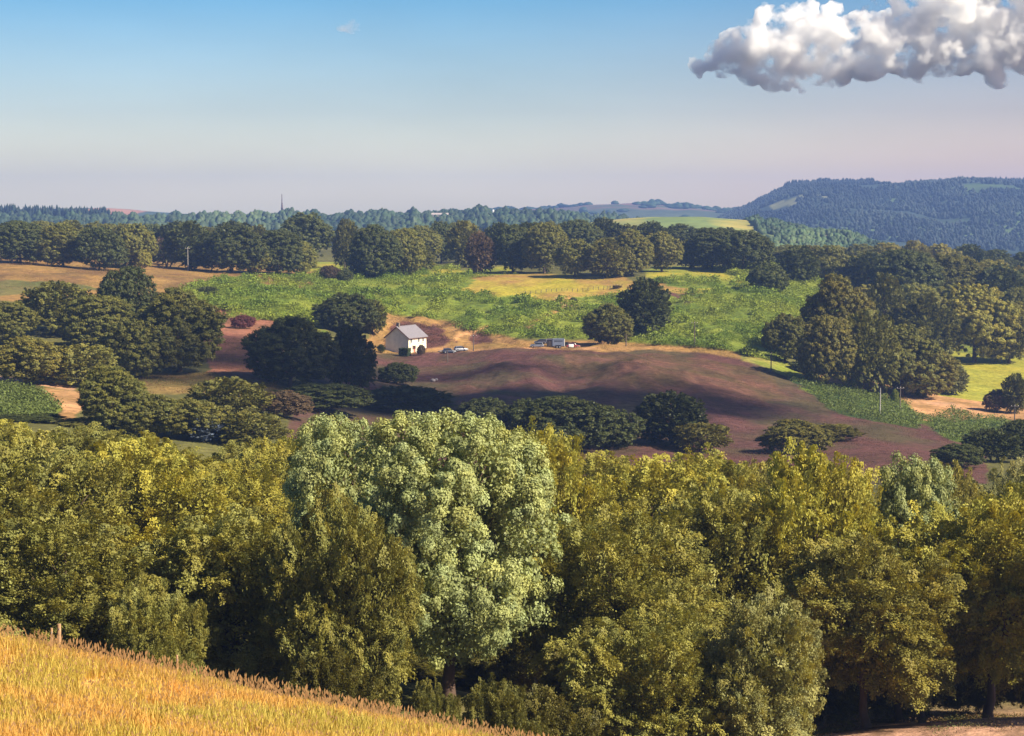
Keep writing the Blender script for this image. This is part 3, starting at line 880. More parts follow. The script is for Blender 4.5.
# ---- trees across the valley: kind, px, base row, top row, width, key, colour, label
mid = [
    ("oak_tree", 128, 345, 263, 62, "mid_2", c_(DGR, 0.85), "dark tall tree at the top of the left wood"),
    ("oak_tree", 178, 372, 286, 95, "mid_0", c_(MGR, 0.70), "largest dark green tree at the right end of the left wood"),
    ("oak_tree", 95, 352, 292, 80, "mid_2", c_(MGR, 0.82), "olive topped tree just below the dark tall tree of the left wood"),
    ("oak_tree", 55, 335, 280, 82, "mid_0", c_(MGR, 0.82), "wide olive tree at the upper left of the left wood"),
    ("oak_tree", 8, 345, 300, 60, "mid_3", c_(MGR, 0.82), "left wood tree cut off by the picture's left edge"),
    ("oak_tree", 140, 378, 318, 85, "mid_3", c_(MGR, 0.66), "shaded tree low in the middle of the left wood"),
    ("hawthorn_tree", 25, 385, 336, 85, "mid_1", c_(KH, 0.82), "khaki tree just above the pink path"),
    ("hawthorn_tree", 80, 388, 343, 80, "mid_4", c_(OLV, 0.82), "pale olive tree at the right end of the pink path"),
    ("hawthorn_tree", 112, 436, 364, 72, "mid_0", c_(MGR, 0.82), "tall olive tree beside the orange bare patch"),
    ("hawthorn_tree", 150, 444, 392, 80, "mid_2", c_(MGR, 0.70), "dark hollow tree above the near tree belt"),
    ("hawthorn_tree", 190, 440, 398, 75, "mid_3", c_(OLV, 0.66), "olive tree between the dark hollow tree and the willow"),
    ("hawthorn_tree", 228, 424, 376, 88, "mid_0", c_(OLV, 0.66), "flat topped olive tree on the tan grass"),
    ("hawthorn_tree", 250, 452, 412, 80, "bush_1", c_(OLV, 0.66), "low olive tree right of the flat topped olive tree"),
    ("hawthorn_tree", 25, 450, 424, 80, "bush_0", c_(DGR, 0.76), "dark low thicket under the bracken mound"),
    ("hawthorn_tree", 85, 455, 418, 70, "mid_0", c_(OLV, 0.66), "olive tree below the orange bare patch"),
    ("willow_tree", 210, 466, 417, 60, "mid_4", BLU, "small blue grey willow behind the near tree belt"),
    ("oak_tree", 290, 386, 314, 96, "mid_0", c_(DGR, 0.66), "big round dark oak left of the house"),
    ("oak_tree", 350, 392, 324, 52, "mid_1", c_(DGR, 0.66), "narrow dark tree between the big round oak and the house"),
    ("oak_tree", 345, 333, 292, 66, "mid_4", c_(DGR, 0.76), "dark flat topped tree uphill behind the big round oak"),
    ("hawthorn_tree", 373, 334, 298, 28, "mid_1", c_(MGR, 0.74), "slim olive tree just uphill of the house"),
    ("oak_tree", 562, 452, 393, 110, "mid_2", c_(DGR, 0.66), "widest dark tree on the valley floor below the brown slope"),
    ("oak_tree", 606, 448, 404, 80, "mid_0", c_(DGR, 0.76), "dark olive tree right of the widest dark valley tree"),
    ("oak_tree", 672, 445, 389, 74, "mid_4", c_(DGR, 0.52), "dark rounded tree standing out on the brown slope"),
    ("hawthorn_tree", 702, 452, 422, 62, "mid_0", c_(KH, 0.66), "olive tree at the right foot of the dark rounded slope tree"),
    ("hawthorn_tree", 795, 452, 418, 78, "mid_2", c_(KH, 0.57), "wide scrubby tree at the right foot of the brown slope"),
    ("oak_tree", 485, 430, 396, 62, "mid_1", c_(DGR, 0.66), "small dark tree just above the big pale ash"),
    ("oak_tree", 525, 440, 398, 60, "mid_3", c_(DGR, 0.66), "dark tree between the small dark tree and the widest valley tree"),
    ("oak_tree", 992, 460, 428, 62, "mid_0", c_(DGR, 0.76), "dark tree at the right foot of the brown slope near the picture's edge"),
    ("oak_tree", 958, 466, 442, 56, "mid_1", c_(DGR, 0.76), "dark low tree left of the right edge valley tree"),
    ("oak_tree", 1022, 455, 418, 50, "mid_2", c_(DGR, 0.76), "dark valley tree cut off by the right edge"),
    # right wood
    ("oak_tree", 785, 364, 312, 48, "mid_3", c_(MGR, 0.70), "lone rounded tree on the bracken left of the right wood"),
    ("oak_tree", 838, 372, 272, 74, "mid_0", c_(KH, 0.62), "tall brownish domed tree at the left end of the right wood"),
    ("oak_tree", 828, 386, 312, 60, "mid_2", c_(KH, 0.75), "khaki topped front tree at the left end of the right wood"),
    ("oak_tree", 868, 393, 306, 66, "mid_5", c_(MGR, 0.9), "green front tree between the khaki topped and the mottled tree of the right wood"),
    ("oak_tree", 902, 396, 322, 84, "mid_3", c_(MGR, 0.78), "mottled green tree in the front middle of the right wood"),
    ("oak_tree", 925, 397, 342, 70, "mid_0", c_(KH, 0.70), "olive front tree beside the yellow field"),
    ("hawthorn_tree", 952, 394, 362, 34, "mid_4", c_(PALE, 0.62), "pale loose bush tree at the corner of the yellow field"),
    ("oak_tree", 886, 352, 270, 48, "mid_1", c_(MGR, 0.74), "pointed grey green tree behind the brownish domed tree"),
    ("oak_tree", 975, 362, 282, 88, "mid_3", c_(YGR, 0.74), "yellow tinged tree above the yellow field"),
    ("oak_tree", 930, 362, 290, 70, "mid_1", c_(MGR, 0.78), "green tree left of the yellow tinged tree"),
    ("oak_tree", 1010, 362, 300, 60, "mid_0", c_(YGR, 0.55), "olive tree right of the yellow tinged tree"),
    ("oak_tree", 905, 320, 246, 76, "mid_2", c_(DGR, 0.95), "broad dark tree high in the middle of the right wood"),
    ("oak_tree", 950, 322, 252, 80, "mid_0", c_(MGR, 0.62), "domed tree at the upper middle of the right wood"),
    ("oak_tree", 1000, 325, 262, 60, "mid_4", c_(DGR, 1.04), "dark tree at the upper right of the right wood"),
    ("oak_tree", 870, 300, 250, 54, "mid_4", c_(DGR, 1.04), "dark small tree at the upper left of the right wood"),
    ("oak_tree", 828, 285, 244, 56, "mid_0", c_(MGR, 0.78), "olive tree at the top left tip of the right wood"),
    ("oak_tree", 798, 282, 244, 44, "mid_1", c_(DGR, 1.14), "dark tree joining the far tree line to the right wood"),
    ("oak_tree", 1020, 345, 285, 50, "mid_2", c_(MGR, 0.78), "right wood tree cut off by the picture's right edge"),
    ("hawthorn_tree", 1015, 412, 372, 30, "mid_1", c_(MGR, 0.62), "dark upright bush at the right edge beside the yellow field"),
    ("hawthorn_tree", 996, 410, 388, 26, "bush_0", c_(BRN, .8), "low brownish bush left of the upright field edge bush"),
    # lone trees on the bracken
    ("oak_tree", 645, 336, 275, 54, "mid_1", c_(DGR, .85), "tall dark lone tree on the bracken above the crest"),
    ("oak_tree", 608, 344, 302, 52, "mid_0", c_(MGR, .75), "lower round tree left of the tall dark lone tree"),
    # far tree line, from left
    ("oak_tree", 20, 262, 219, 52, "mid_2", c_(DGR, 1.1), "dark tree at the left end of the far tree line"),
    ("oak_tree", 62, 266, 222, 56, "mid_0", c_(MGR, .9), "olive tree behind the small yellow bush of the far tree line"),
    ("oak_tree", 98, 269, 226, 62, "mid_4", c_(DGR, .9), "dark wide tree right of the small yellow bush"),
    ("oak_tree", 135, 268, 222, 46, "mid_3", MGR, "light green tree left of the bare twiggy tree"),
    ("dead_tree", 168, 268, 236, 36, "bare", BRN, "bare twiggy reddish tree in the far tree line"),
    ("oak_tree", 190, 270, 219, 52, "mid_1", c_(DGR, 1.1), "tall green tree behind the bare twiggy tree"),
    ("oak_tree", 232, 274, 224, 66, "mid_0", c_(DGR, .8), "wide dark tree right of the bare twiggy tree"),
    ("oak_tree", 276, 275, 228, 56, "mid_2", c_(DGR, .9), "dark sloping tree beside the wide dark far line tree"),
    ("oak_tree", 303, 266, 211, 62, "mid_3", c_(DGR, 1.15), "tallest tree of the far tree line, below the radio mast"),
    ("oak_tree", 347, 268, 217, 30, "mid_1", c_(MGR, .85), "slender upright tree right of the tallest far tree"),
    ("oak_tree", 374, 278, 223, 56, "mid_0", c_(DGR, 1.0), "big round tree above the bracken, right of the slender tree"),
    ("oak_tree", 404, 276, 226, 44, "mid_2", MGR, "sunlit tree overlapping the big round tree above the bracken"),
    ("oak_tree", 416, 272, 243, 40, "bush_1", c_(MGR, .8), "low scrub tree at the end of the bracken"),
    ("oak_tree", 441, 264, 220, 40, "mid_3", c_(DGR, 1.15), "dark upright tree left of the golden far line tree"),
    ("oak_tree", 466, 268, 219, 40, "mid_1", c_(OLV, .8), "golden green tree left of the leaning brown tree"),
    ("rowan_tree", 483, 273, 230, 32, "mid_4", c_(BRN, .95), "brown leaved leaning tree on the yellow field edge"),
    ("oak_tree", 513, 272, 223, 44, "mid_0", c_(DGR, 1.1), "dark tree right of the leaning brown tree"),
    ("oak_tree", 545, 273, 220, 46, "mid_2", c_(MGR, .9), "rounded green tree above the left end of the yellow field"),
    ("oak_tree", 575, 278, 238, 44, "mid_3", c_(MGR, 1.0), "lower front tree on the yellow field's upper edge"),
    ("oak_tree", 606, 279, 236, 44, "mid_1", c_(OLV, .75), "olive front tree above the middle of the yellow field"),
    ("oak_tree", 632, 277, 228, 44, "mid_0", c_(OLV, .7), "olive tree behind the tall dark lone tree"),
    ("oak_tree", 662, 272, 230, 44, "mid_3", c_(OLV, .75), "sunlit tree above the right end of the yellow field"),
    ("oak_tree", 690, 268, 238, 36, "mid_1", MGR, "small green tree left of the dark far copse"),
    ("oak_tree", 712, 269, 226, 54, "mid_2", c_(DGR, .9), "left tree of the dark far copse"),
    ("oak_tree", 745, 272, 228, 60, "mid_0", c_(DGR, .85), "right tree of the dark far copse"),
    ("oak_tree", 768, 293, 262, 44, "mid_4", c_(DGR, 1.0), "dark round bush tree below the dark far copse"),
    # bushes
    ("gorse_bush", 320, 408, 382, 110, "bush_0", c_(DGR, .7), "long dark bush below the big round oak"),
    ("gorse_bush", 405, 412, 386, 100, "bush_1", c_(DGR, .8), "long dark bush downhill of the house"),
    ("heather_bush", 283, 420, 390, 62, "bush_2", c_(BRN, .7), "reddish brown bush left of the long dark bushes"),
    ("hawthorn_bush", 398, 386, 361, 42, "bush_0", c_(DGR, .75), "small dark bush on the brown slope below the house"),
    ("gorse_bush", 33, 262, 243, 20, "bush_1", c_(YGR, .9), "small yellow bush in front of the far tree line"),
    ("gorse_bush", 47, 263, 243, 16, "bush_2", MGR, "small green bush right of the small yellow bush"),
    ("gorse_bush", 143, 269, 247, 18, "bush_0", c_(YGR, .8), "yellow bush left of the bare twiggy tree"),
    ("heather_bush", 330, 279, 265, 22, "bush_2", c_(BRN, .6), "purple brown bush on the small yellow field by the far tree line"),
    ("gorse_bush", 345, 282, 268, 18, "bush_0", DGR, "dark green bush right of the purple brown bush"),
    ("gorse_bush", 617, 292, 286, 10, "bush_1", BRN, "small brown bush on the field fence"),
    ("gorse_bush", 573, 304, 297, 10, "bush_0", DGR, "small dark bush beside the sandy track hollow"),
    ("gorse_bush", 208, 296, 286, 22, "bush_1", c_(DGR, 1.1), "dark low bush where the golden heath meets the bracken"),
    ("heather_bush", 243, 330, 314, 26, "bush_0", (0.16, 0.06, 0.06), "crimson brown bush right of the left wood"),
    ("gorse_bush", 895, 404, 389, 9, "bush_2", c_(LGREEN, .9), "small bright bush beside the pole on the sandy track"),
    ("gorse_bush", 830, 440, 424, 70, "bush_1", c_(KH, .6), "low olive scrub on the purple slope"),
    ("hawthorn_bush", 421, 357, 344, 9, "bush_0", c_(BRN, .6), "brown green bush in front of the house front door"),
    ("hawthorn_bush", 381, 353, 344, 8, "bush_1", c_(DGR, .8), "dark bush left of the house gable"),
]
# bare twiggy tree
def make_bare():
    r = np.random.default_rng(77)
    paths = []
    def grow(p, d, ln, rad, lev):
        q = p + d * ln
        paths.append((np.stack([p, (p + q) / 2 + r.normal(size=3) * ln * 0.06, q]), np.array([rad, rad * .85, rad * .7])))
        if lev == 0: return
        for _ in range(r.integers(3, 5)):
            nd = d + r.normal(size=3) * 0.55 + np.array([0, 0, 0.12]); nd /= np.linalg.norm(nd)
            grow(q, nd, ln * r.uniform(0.62, 0.86), rad * 0.62, lev - 1)
    for _ in range(3):
        d = np.array([r.normal() * .4, r.normal() * .3, 1.0]); d /= np.linalg.norm(d)
        grow(np.array([r.normal() * .03, 0, -0.03]), d, 0.26, 0.022, 4)
    V, Fc = tubes(paths, 4)
    V[:, 2] *= 1.0 / V[:, 2].max()
    t = simple("dead_bark", (0.20, 0.12, 0.10), 0.9)
    return mkmesh("trunk", V, Fc, t), V
bare_me, bare_v = make_bare()
rx_b = np.percentile(np.abs(bare_v[:, 0]), 97)
tips = bare_v[bare_v[:, 2] > 0.45]
tips = tips[np.random.default_rng(5).permutation(len(tips))[:500]]
_v, _f, _t = leaf_quads(tips + rng.normal(size=tips.shape) * 0.02, rng.normal(size=tips.shape), np.full(len(tips), 0.03), np.ones((len(tips), 3)), rng)
bare_crown = mkmesh("crown", _v, _f, LEAF)
attr_color(bare_crown, "tint", _t)
PROTO["bare"] = (bare_crown, bare_me, rx_b)
for kind, px, base, top, w, key, col, lab in mid:
    D = find_D(px, base)
    grp = ("trees of the far tree line" if 700 < D and kind.endswith("tree") else
           "trees across the valley" if kind.endswith("tree") else "bushes on the hillside")
    cat = "bush" if kind.endswith("bush") else "tree"
    o = tree(kind, px, top, D, w, key, col, lab, cat, grp)
    if kind == "rowan_tree": o.rotation_euler = (0.0, -0.12, 0)

ORD = ["first", "second", "third", "fourth", "fifth", "sixth", "seventh", "eighth", "ninth", "tenth", "eleventh", "twelfth",
       "thirteenth", "fourteenth", "fifteenth", "sixteenth", "seventeenth", "eighteenth", "nineteenth", "twentieth",
       "twenty first", "twenty second", "twenty third", "twenty fourth", "twenty fifth", "twenty sixth", "twenty seventh", "twenty eighth",
       "twenty ninth", "thirtieth", "thirty first", "thirty second", "thirty third", "thirty fourth"]
def row_of(xs, D, rowfn, cols, keys, name, jitter=30, w=(34, 52)):
    for i, px in enumerate(xs):
        d = D + random.uniform(-jitter, jitter)
        tree("oak_tree", px, rowfn(px) + random.uniform(-3, 4), d, random.uniform(*w), random.choice(keys), c_(random.choice(cols), random.uniform(.85, 1.1)),
             "%s from left in the %s" % (ORD[i], name), "tree", name)
row_of([35 + 44 * i for i in range(7)], 835, lambda p: np.interp(p, [0, 150, 300], [232, 240, 240]), [DGR, MGR, OLV], ["bush_0", "bush_1", "bush_2", "mid_0"], "low front row of the far left wood", w=(30, 48))
KM = ["mid_%d" % i for i in range(8)]
row_of([6 + 30 * i for i in range(7)], 505, lambda p: np.interp(p, [0, 100, 200], [352, 345, 340]), [MGR, KH, OLV], ["bush_0", "bush_1", "mid_3", "mid_6"], "low front row of the left wood", jitter=15, w=(34, 56))
row_of([806, 832, 862, 893, 922], 585, lambda p: np.interp(p, [800, 930], [356, 366]), [MGR, KH, DGR], ["bush_0", "bush_1", "mid_3", "mid_6"], "low shrubby foot of the right wood", jitter=8, w=(30, 46))
row_of([-12 + 27 * i for i in range(11)], 960, lambda p: np.interp(p, [0, 150, 300], [219, 223, 219]), [DGR, MGR, MGR], KM, "half hidden back row of the far left wood")
row_of([420, 458, 500, 528, 552, 578, 603, 628, 652, 680, 702, 728, 752], 985,
       lambda p: np.interp(p, [300, 420, 530, 620, 700, 760], [220, 221, 220, 219, 226, 232]), [DGR, DGR, MGR], KM, "half hidden back row of the far middle wood")
row_of([790, 812, 836, 862, 890, 915, 940, 968, 995, 1022, 1048], 1040, lambda p: np.interp(p, [790, 850, 900, 950, 1024], [242, 242, 238, 240, 250]),
       [MGR, DGR, KH], KM, "topmost row of the right wood", w=(38, 56))
row_of([815, 858, 893, 930, 962, 990, 1020], 900, lambda p: np.interp(p, [800, 900, 1024], [252, 252, 262]),
       [MGR, KH, OLV], KM, "second row down of the right wood", w=(44, 60))
row_of([868, 915, 950, 985, 1018], 780, lambda p: np.interp(p, [860, 940, 1024], [282, 278, 292]),
       [MGR, KH, DGR], KM, "third row down of the right wood", w=(44, 60))

# ------------------------------------------------------------------ distant woods (one mass each)
def forest(name, pts, hs, ws, label, mat_col, conifer, seed, cat="wood"):
    r = np.random.default_rng(seed)
    V, Fc, T = [], [], []
    b = 0
    k = 6
    th = np.linspace(0, 2 * math.pi, k, endpoint=False)
    bigs = fbm(pts[:, 0] / (pts[:, 1] * .045), 11 + pts[:, 2] / 30, 3)
    hv_ = fbm(pts[:, 0] / (pts[:, 1] * .0035), np.full(len(pts), seed * 3.3), 2)
    for p, h, w, big, hn in zip(pts, hs, ws, bigs, hv_):
        tint = r.uniform(0.7, 1.3) * (1 + .9 * big) * np.array([1 + r.uniform(-.1, .1) + .4 * big, 1 + .2 * big, 1])
        h = h * (1 + (.2 if conifer else .6) * hn)
        if conifer:
            prof = [(0.0, 1.0), (0.33, 0.75), (0.36, 0.95), (0.68, 0.42), (0.7, 0.5), (1.0, 0.03)]
        else:
            prof = [(-0.05, 0.55), (0.2, 0.95), (0.5, 1.05), (0.75, 0.8), (0.93, 0.42), (1.0, 0.08)]
        for z, q in prof:
            j = r.uniform(0.72, 1.28, k)
            V.append(np.stack([p[0] + np.cos(th) * w * q * j, p[1] + np.sin(th) * w * q * j, p[2] - 1 + h * z + r.uniform(-.05, .05, k) * h * (0.4 if conifer else 1)], 1))
            T.append(np.tile(tint * r.uniform(0.85, 1.1), (k, 1)))
        for i in range(len(prof) - 1):
            for j in range(k):
                j2 = (j + 1) % k
                Fc.append((b + i * k + j, b + i * k + j2, b + (i + 1) * k + j2, b + (i + 1) * k + j))
        b += k * len(prof)
    me = mkmesh(name, np.concatenate(V), np.array(Fc), LEAF)
    attr_color(me, "tint", np.concatenate(T))
    o = link(name, me)
    o.color = (*mat_col, 1)
    tag(o, label, cat, None, "stuff")
    return o

r_ = np.random.default_rng(99)
n = 17000
pp = r_.uniform(700, 1180, n); tt = 1 - r_.random(n) ** 1.25 * 0.98
P = s_mtn(pp, tt)
keep = (fbm(P[:, 0] / 170, P[:, 1] / 260, 3) > -0.22) | (tt > 0.9)
P = P[keep]
forest("conifer_forest", P, r_.uniform(6, 10, len(P)), r_.uniform(3.4, 5.2, len(P)), "blue green conifer plantation covering the far mountain", (0.035, 0.052, 0.045), True, 3)
pp = np.concatenate([r_.uniform(785, 872, 240), r_.uniform(905, 1060, 260)]); P = s_mtn(pp, r_.uniform(0.965, 1.03, len(pp)))
forest("conifer_belt", P, r_.uniform(9, 15, len(P)), r_.uniform(3.5, 5, len(P)), "fringe of conifers along the top of the mountain", (0.03, 0.045, 0.04), True, 4)
pp = r_.uniform(-40, 112, 260); P = s_wood(pp, r_.uniform(0.93, 1.02, 260))
forest("spruce_plantation", P, r_.uniform(13, 22, 260), r_.uniform(3.5, 5, 260), "dark spruce plantation on the left skyline", (0.03, 0.05, 0.028), True, 5)
pp = np.concatenate([r_.uniform(108, 520, 520), r_.uniform(-60, 640, 4200)]); tt = np.concatenate([r_.uniform(0.93, 1.02, 520), r_.uniform(0.2, 0.95, 4200)])
P = s_wood(pp, tt); sel = fbm(P[:, 0] / 60, P[:, 1] / 140, 3) > -0.25; P = P[sel]
forest("distant_woodland", P, r_.uniform(5, 13, len(P)), r_.uniform(3, 6, len(P)), "hazy belt of far off woods behind the far tree line", (0.05, 0.08, 0.035), False, 6)
pp = r_.uniform(742, 880, 1500); P = s_yel(pp, r_.uniform(0.25, 1.0, 1500)); sel = fbm(P[:, 0] / 40, P[:, 1] / 60, 3) > -0.1; P = P[sel]
forest("hillside_scrub", P, r_.uniform(3, 7, len(P)), r_.uniform(1.6, 3.4, len(P)), "scrubby wood on the low hill before the mountain", (0.07, 0.11, 0.045), False, 7)
pp = r_.uniform(480, 740, 500); P = s_ridge(pp, r_.uniform(0.25, 0.9, 500)); sel = fbm(P[:, 0] / 200, P[:, 1] / 300, 3) > 0.05; P = P[sel]
forest("ridge_woodland", P, r_.uniform(6, 11, len(P)), r_.uniform(7, 13, len(P)), "blue woods on the far moorland ridge", (0.04, 0.075, 0.04), False, 8)

# ------------------------------------------------------------------ box-built things
def box(cx, cy, cz, sx, sy, sz):
    x, y, z = sx / 2, sy / 2, sz / 2
    v = [(cx + a * x, cy + b * y, cz + c * z) for c in (-1, 1) for b in (-1, 1) for a in (-1, 1)]
    f = [(0, 2, 3, 1), (4, 5, 7, 6), (0, 1, 5, 4), (1, 3, 7, 5), (3, 2, 6, 7), (2, 0, 4, 6)]
    return v, f

def join(parts):
    V, Fc, b = [], [], 0
    for v, f in parts:
        V += list(map(tuple, v)); Fc += [tuple(i + b for i in q) for q in f]; b += len(v)
    return V, Fc

def part(name, geo, mat, parent, bevel=0.0, smooth=False, label=None):
    V, Fc = geo
    me = bpy.data.meshes.new(name)
    me.from_pydata(V, [], Fc)
    me.materials.append(mat)
    if smooth:
        for p in me.polygons: p.use_smooth = True
    o = link(name, me, parent)
    if bevel:
        m = o.modifiers.new("bevel", 'BEVEL'); m.width = bevel; m.segments = 2
    if label: o["label"] = label
    return o

def cyl(cx, cy, z0, z1, r0, r1, n=10):
    th = np.linspace(0, 2 * math.pi, n, endpoint=False)
    v = [(cx + r0 * math.cos(t), cy + r0 * math.sin(t), z0) for t in th] + [(cx + r1 * math.cos(t), cy + r1 * math.sin(t), z1) for t in th]
    f = [(i, (i + 1) % n, n + (i + 1) % n, n + i) for i in range(n)] + [tuple(range(n - 1, -1, -1)), tuple(range(n, 2 * n))]
    return v, f

def beam(p, q, r0, r1=None, n=6):
    V, Fc = tubes([(np.array([p, (np.array(p) + np.array(q)) / 2, q], float), np.array([r0, (r0 + (r1 or r0)) / 2, r1 or r0]))], n)
    return V.tolist(), Fc

def empty(name, loc, rz, label, cat, group=None):
    o = bpy.data.objects.new(name, None); COL.objects.link(o)
    o.location = loc; o.rotation_euler = (0, 0, rz)
    return tag(o, label, cat, group)

# ---- the farmhouse. local x runs along the ridge, local y towards the front
M_WALL = simple("cream_render", (0.74, 0.66, 0.50), 0.85, 0.10, 0.8)
M_SLATE = simple("slate_roof", (0.20, 0.185, 0.205), 0.6, 0.15, 2.5)
M_WOOD = simple("brown_trim", (0.12, 0.05, 0.03), 0.6)
M_GLASS = simple("window_glass", (0.03, 0.035, 0.05), 0.12, 0.2, 1, 0.6)
M_WHITE = simple("white_frame", (0.78, 0.76, 0.72), 0.5, 0.05)
M_RED = simple("red_brick_trim", (0.42, 0.12, 0.07), 0.8)
hp = at(408.5, 354.5, find_D(408, 354.5))
hx, hy = hp.x, hp.y
hg = gz(hx, hy) - 0.1
# corner of gable and front wall is nearest the camera
L_, Wd, EH, RH = 11.0, 8.0, 5.0, 8.1
ang = math.radians(63)    # direction of the ridge measured from +X (points away to the right)
house = empty("farmhouse", (hx, hy, hg), ang, "cream two storey farmhouse with grey slate roof, alone on the hillside", "house")
# local frame: x from gable (0) to far gable (L_), y from front wall (0) to back (Wd)
t_ = 0.3
wall = join([
    ([(0, 0, -2), (0, Wd, -2), (0, Wd, EH), (0, Wd / 2, RH), (0, 0, EH), (L_, 0, -2), (L_, Wd, -2), (L_, Wd, EH), (L_, Wd / 2, RH), (L_, 0, EH)],
     [(0, 1, 2, 3, 4), (9, 8, 7, 6, 5), (0, 4, 9, 5), (2, 1, 6, 7), (1, 0, 5, 6), (3, 2, 7, 8), (4, 3, 8, 9)])])
part("wall", wall, M_WALL, house)
ov = 0.45
def roof_side(s):
    y_e, y_r = (-ov, Wd / 2) if s < 0 else (Wd + ov, Wd / 2)
    ze = EH - ov * (RH - EH) / (Wd / 2)
    a = [(-ov, y_e, ze + .04), (L_ + ov, y_e, ze + .04), (L_ + ov, y_r, RH + .04), (-ov, y_r, RH + .04)]
    b = [(x, y, z + 0.2) for x, y, z in a]
    return a + b, [(0, 1, 2, 3), (4, 7, 6, 5), (0, 4, 5, 1), (1, 5, 6, 2), (2, 6, 7, 3), (3, 7, 4, 0)]
roof = part("roof", join([roof_side(-1), roof_side(1)]), M_SLATE, house)
part("chimney", join([box(0.7, Wd / 2, RH + 0.55, 0.7, 0.9, 1.3), box(0.7, Wd / 2, RH + 1.28, 0.85, 1.05, 0.16)]), simple("chimney_stack", (0.2, 0.16, 0.13)), roof)
part("ridge_tiles", join([cyl(0, 0, 0, 1, .1, .1)]), M_SLATE, roof)
rt = roof.children[-1]; rt.location = (-ov, Wd / 2, RH + 0.2); rt.rotation_euler = (0, math.pi / 2, 0); rt.scale = (1, 1, L_ + 2 * ov)
part("gutter", box(L_ / 2, -ov - 0.03, EH - 0.32, L_ + 2 * ov, 0.12, 0.12), M_WOOD, roof)
part("bargeboard", join([beam((-ov - .02, -ov, EH - .28), (-ov - .02, Wd / 2, RH + .02), .11, n=4), beam((-ov - .02, Wd + ov, EH - .28), (-ov - .02, Wd / 2, RH + .02), .11, n=4)]), M_WOOD, roof)
for wx, wz, ww, wh in [(1.6, 4.0, 1.0, 1.35), (6.2, 4.0, 1.0, 1.35), (8.9, 4.0, 1.0, 1.35), (6.4, 1.4, 1.3, 1.3), (9.2, 1.4, 1.3, 1.3)]:
    w = part("window", join([box(wx - ww / 2, -.03, wz, .09, .1, wh), box(wx + ww / 2, -.03, wz, .09, .1, wh), box(wx, -.03, wz + wh / 2, ww + .09, .1, .09), box(wx, -.03, wz - wh / 2, ww + .09, .1, .09), box(wx, -.02, wz, .06, .06, wh)]), M_WHITE, house)
    part("pane", box(wx, -0.012, wz, ww - .05, 0.03, wh - .05), M_GLASS, w)
    part("sill", box(wx, -.1, wz - wh / 2 - .1, ww + .3, .22, .1), M_WHITE, w)
dr = part("door", box(3.4, -.03, 1.05, 1.0, .08, 2.1), M_RED, house)
part("door_frame", join([box(2.84, -.05, 1.08, .1, .12, 2.2), box(3.96, -.05, 1.08, .1, .12, 2.2), box(3.4, -.05, 2.23, 1.22, .12, .1)]), M_WHITE, dr)
part("door_handle", box(3.05, -.09, 1.05, .06, .06, .14), M_GLASS, dr)
part("porch", join([box(3.4, -.7, 2.5, 2.0, 1.4, .12), box(2.5, -1.3, 1.2, .14, .14, 2.5), box(4.3, -1.3, 1.2, .14, .14, 2.5)]), M_WHITE, house)
# clipped hedge against the gable corner
def ground_at_px(px, py, lo=330):
    D = find_D(px, py, lo); p = at(px, py, D)
    return Vector((p.x, D, gz(p.x, D)))
hr = np.random.default_rng(12)
n = 1400
P = hr.uniform(-1, 1, (n, 3)); ax = hr.integers(0, 3, n); P[np.arange(n), ax] = np.sign(P[np.arange(n), ax])
Nn = np.zeros((n, 3)); Nn[np.arange(n), ax] = P[np.arange(n), ax]
P = P * np.array([1.5, 0.9, 1.25]) + np.array([0, 0, 1.2]) + hr.normal(size=(n, 3)) * .06
v, f, t3 = leaf_quads(P, Nn + hr.normal(size=(n, 3)) * .4, np.full(n, .38), hr.uniform(.8, 1.2, (n, 1)) * np.ones((1, 3)), hr)
hm = mkmesh("hedge", v, f, LEAF); attr_color(hm, "tint", t3)
g = ground_at_px(405, 356)
he = link("clipped_hedge", hm, None, (g.x, g.y - 1.0, gz(g.x, g.y - 1) - .15), (0, 0, ang + math.pi / 2)); he.color = (0.05, 0.07, 0.025, 1)
tag(he, "dark square clipped hedge against the farmhouse gable corner", "hedge")

# ---- vehicles
M_TYRE = simple("tyre_rubber", (0.02, 0.02, 0.02), 0.9)
M_RIM = simple("wheel_rim", (0.45, 0.45, 0.47), 0.35, .05, 3, .5, .6)
def paint(name, c): return simple(name, c, 0.3, 0.04, 1.0, 0.6)
def loft(sections):
    """sections: list of rings with equal counts"""
    n = len(sections[0]); V = [p for s in sections for p in s]; Fc = []
    for i in range(len(sections) - 1):
        for j in range(n):
            Fc.append((i * n + j, i * n + (j + 1) % n, (i + 1) * n + (j + 1) % n, (i + 1) * n + j))
    Fc.append(tuple(range(n - 1, -1, -1))); Fc.append(tuple((len(sections) - 1) * n + j for j in range(n)))
    return V, Fc
def ring(x, w, z0, z1, c=0.82):
    return [(x, -w, z0), (x, w, z0), (x, w * 1.02, (z0 + z1) / 2), (x, w * c, z1), (x, -w * c, z1), (x, -w * 1.02, (z0 + z1) / 2)]
def wheels(root, xs, hw, r=0.33):
    for x in xs:
        for s in (-1, 1):
            v, f = cyl(0, 0, -0.11, 0.11, r, r, 16)
            w = part("wheel", (v, f), M_TYRE, root); w.location = (x, s * hw, r); w.rotation_euler = (math.pi / 2, 0, 0)
            rm = part("rim", cyl(0, 0, -.12, .12, r * .6, r * .6, 12), M_RIM, w)
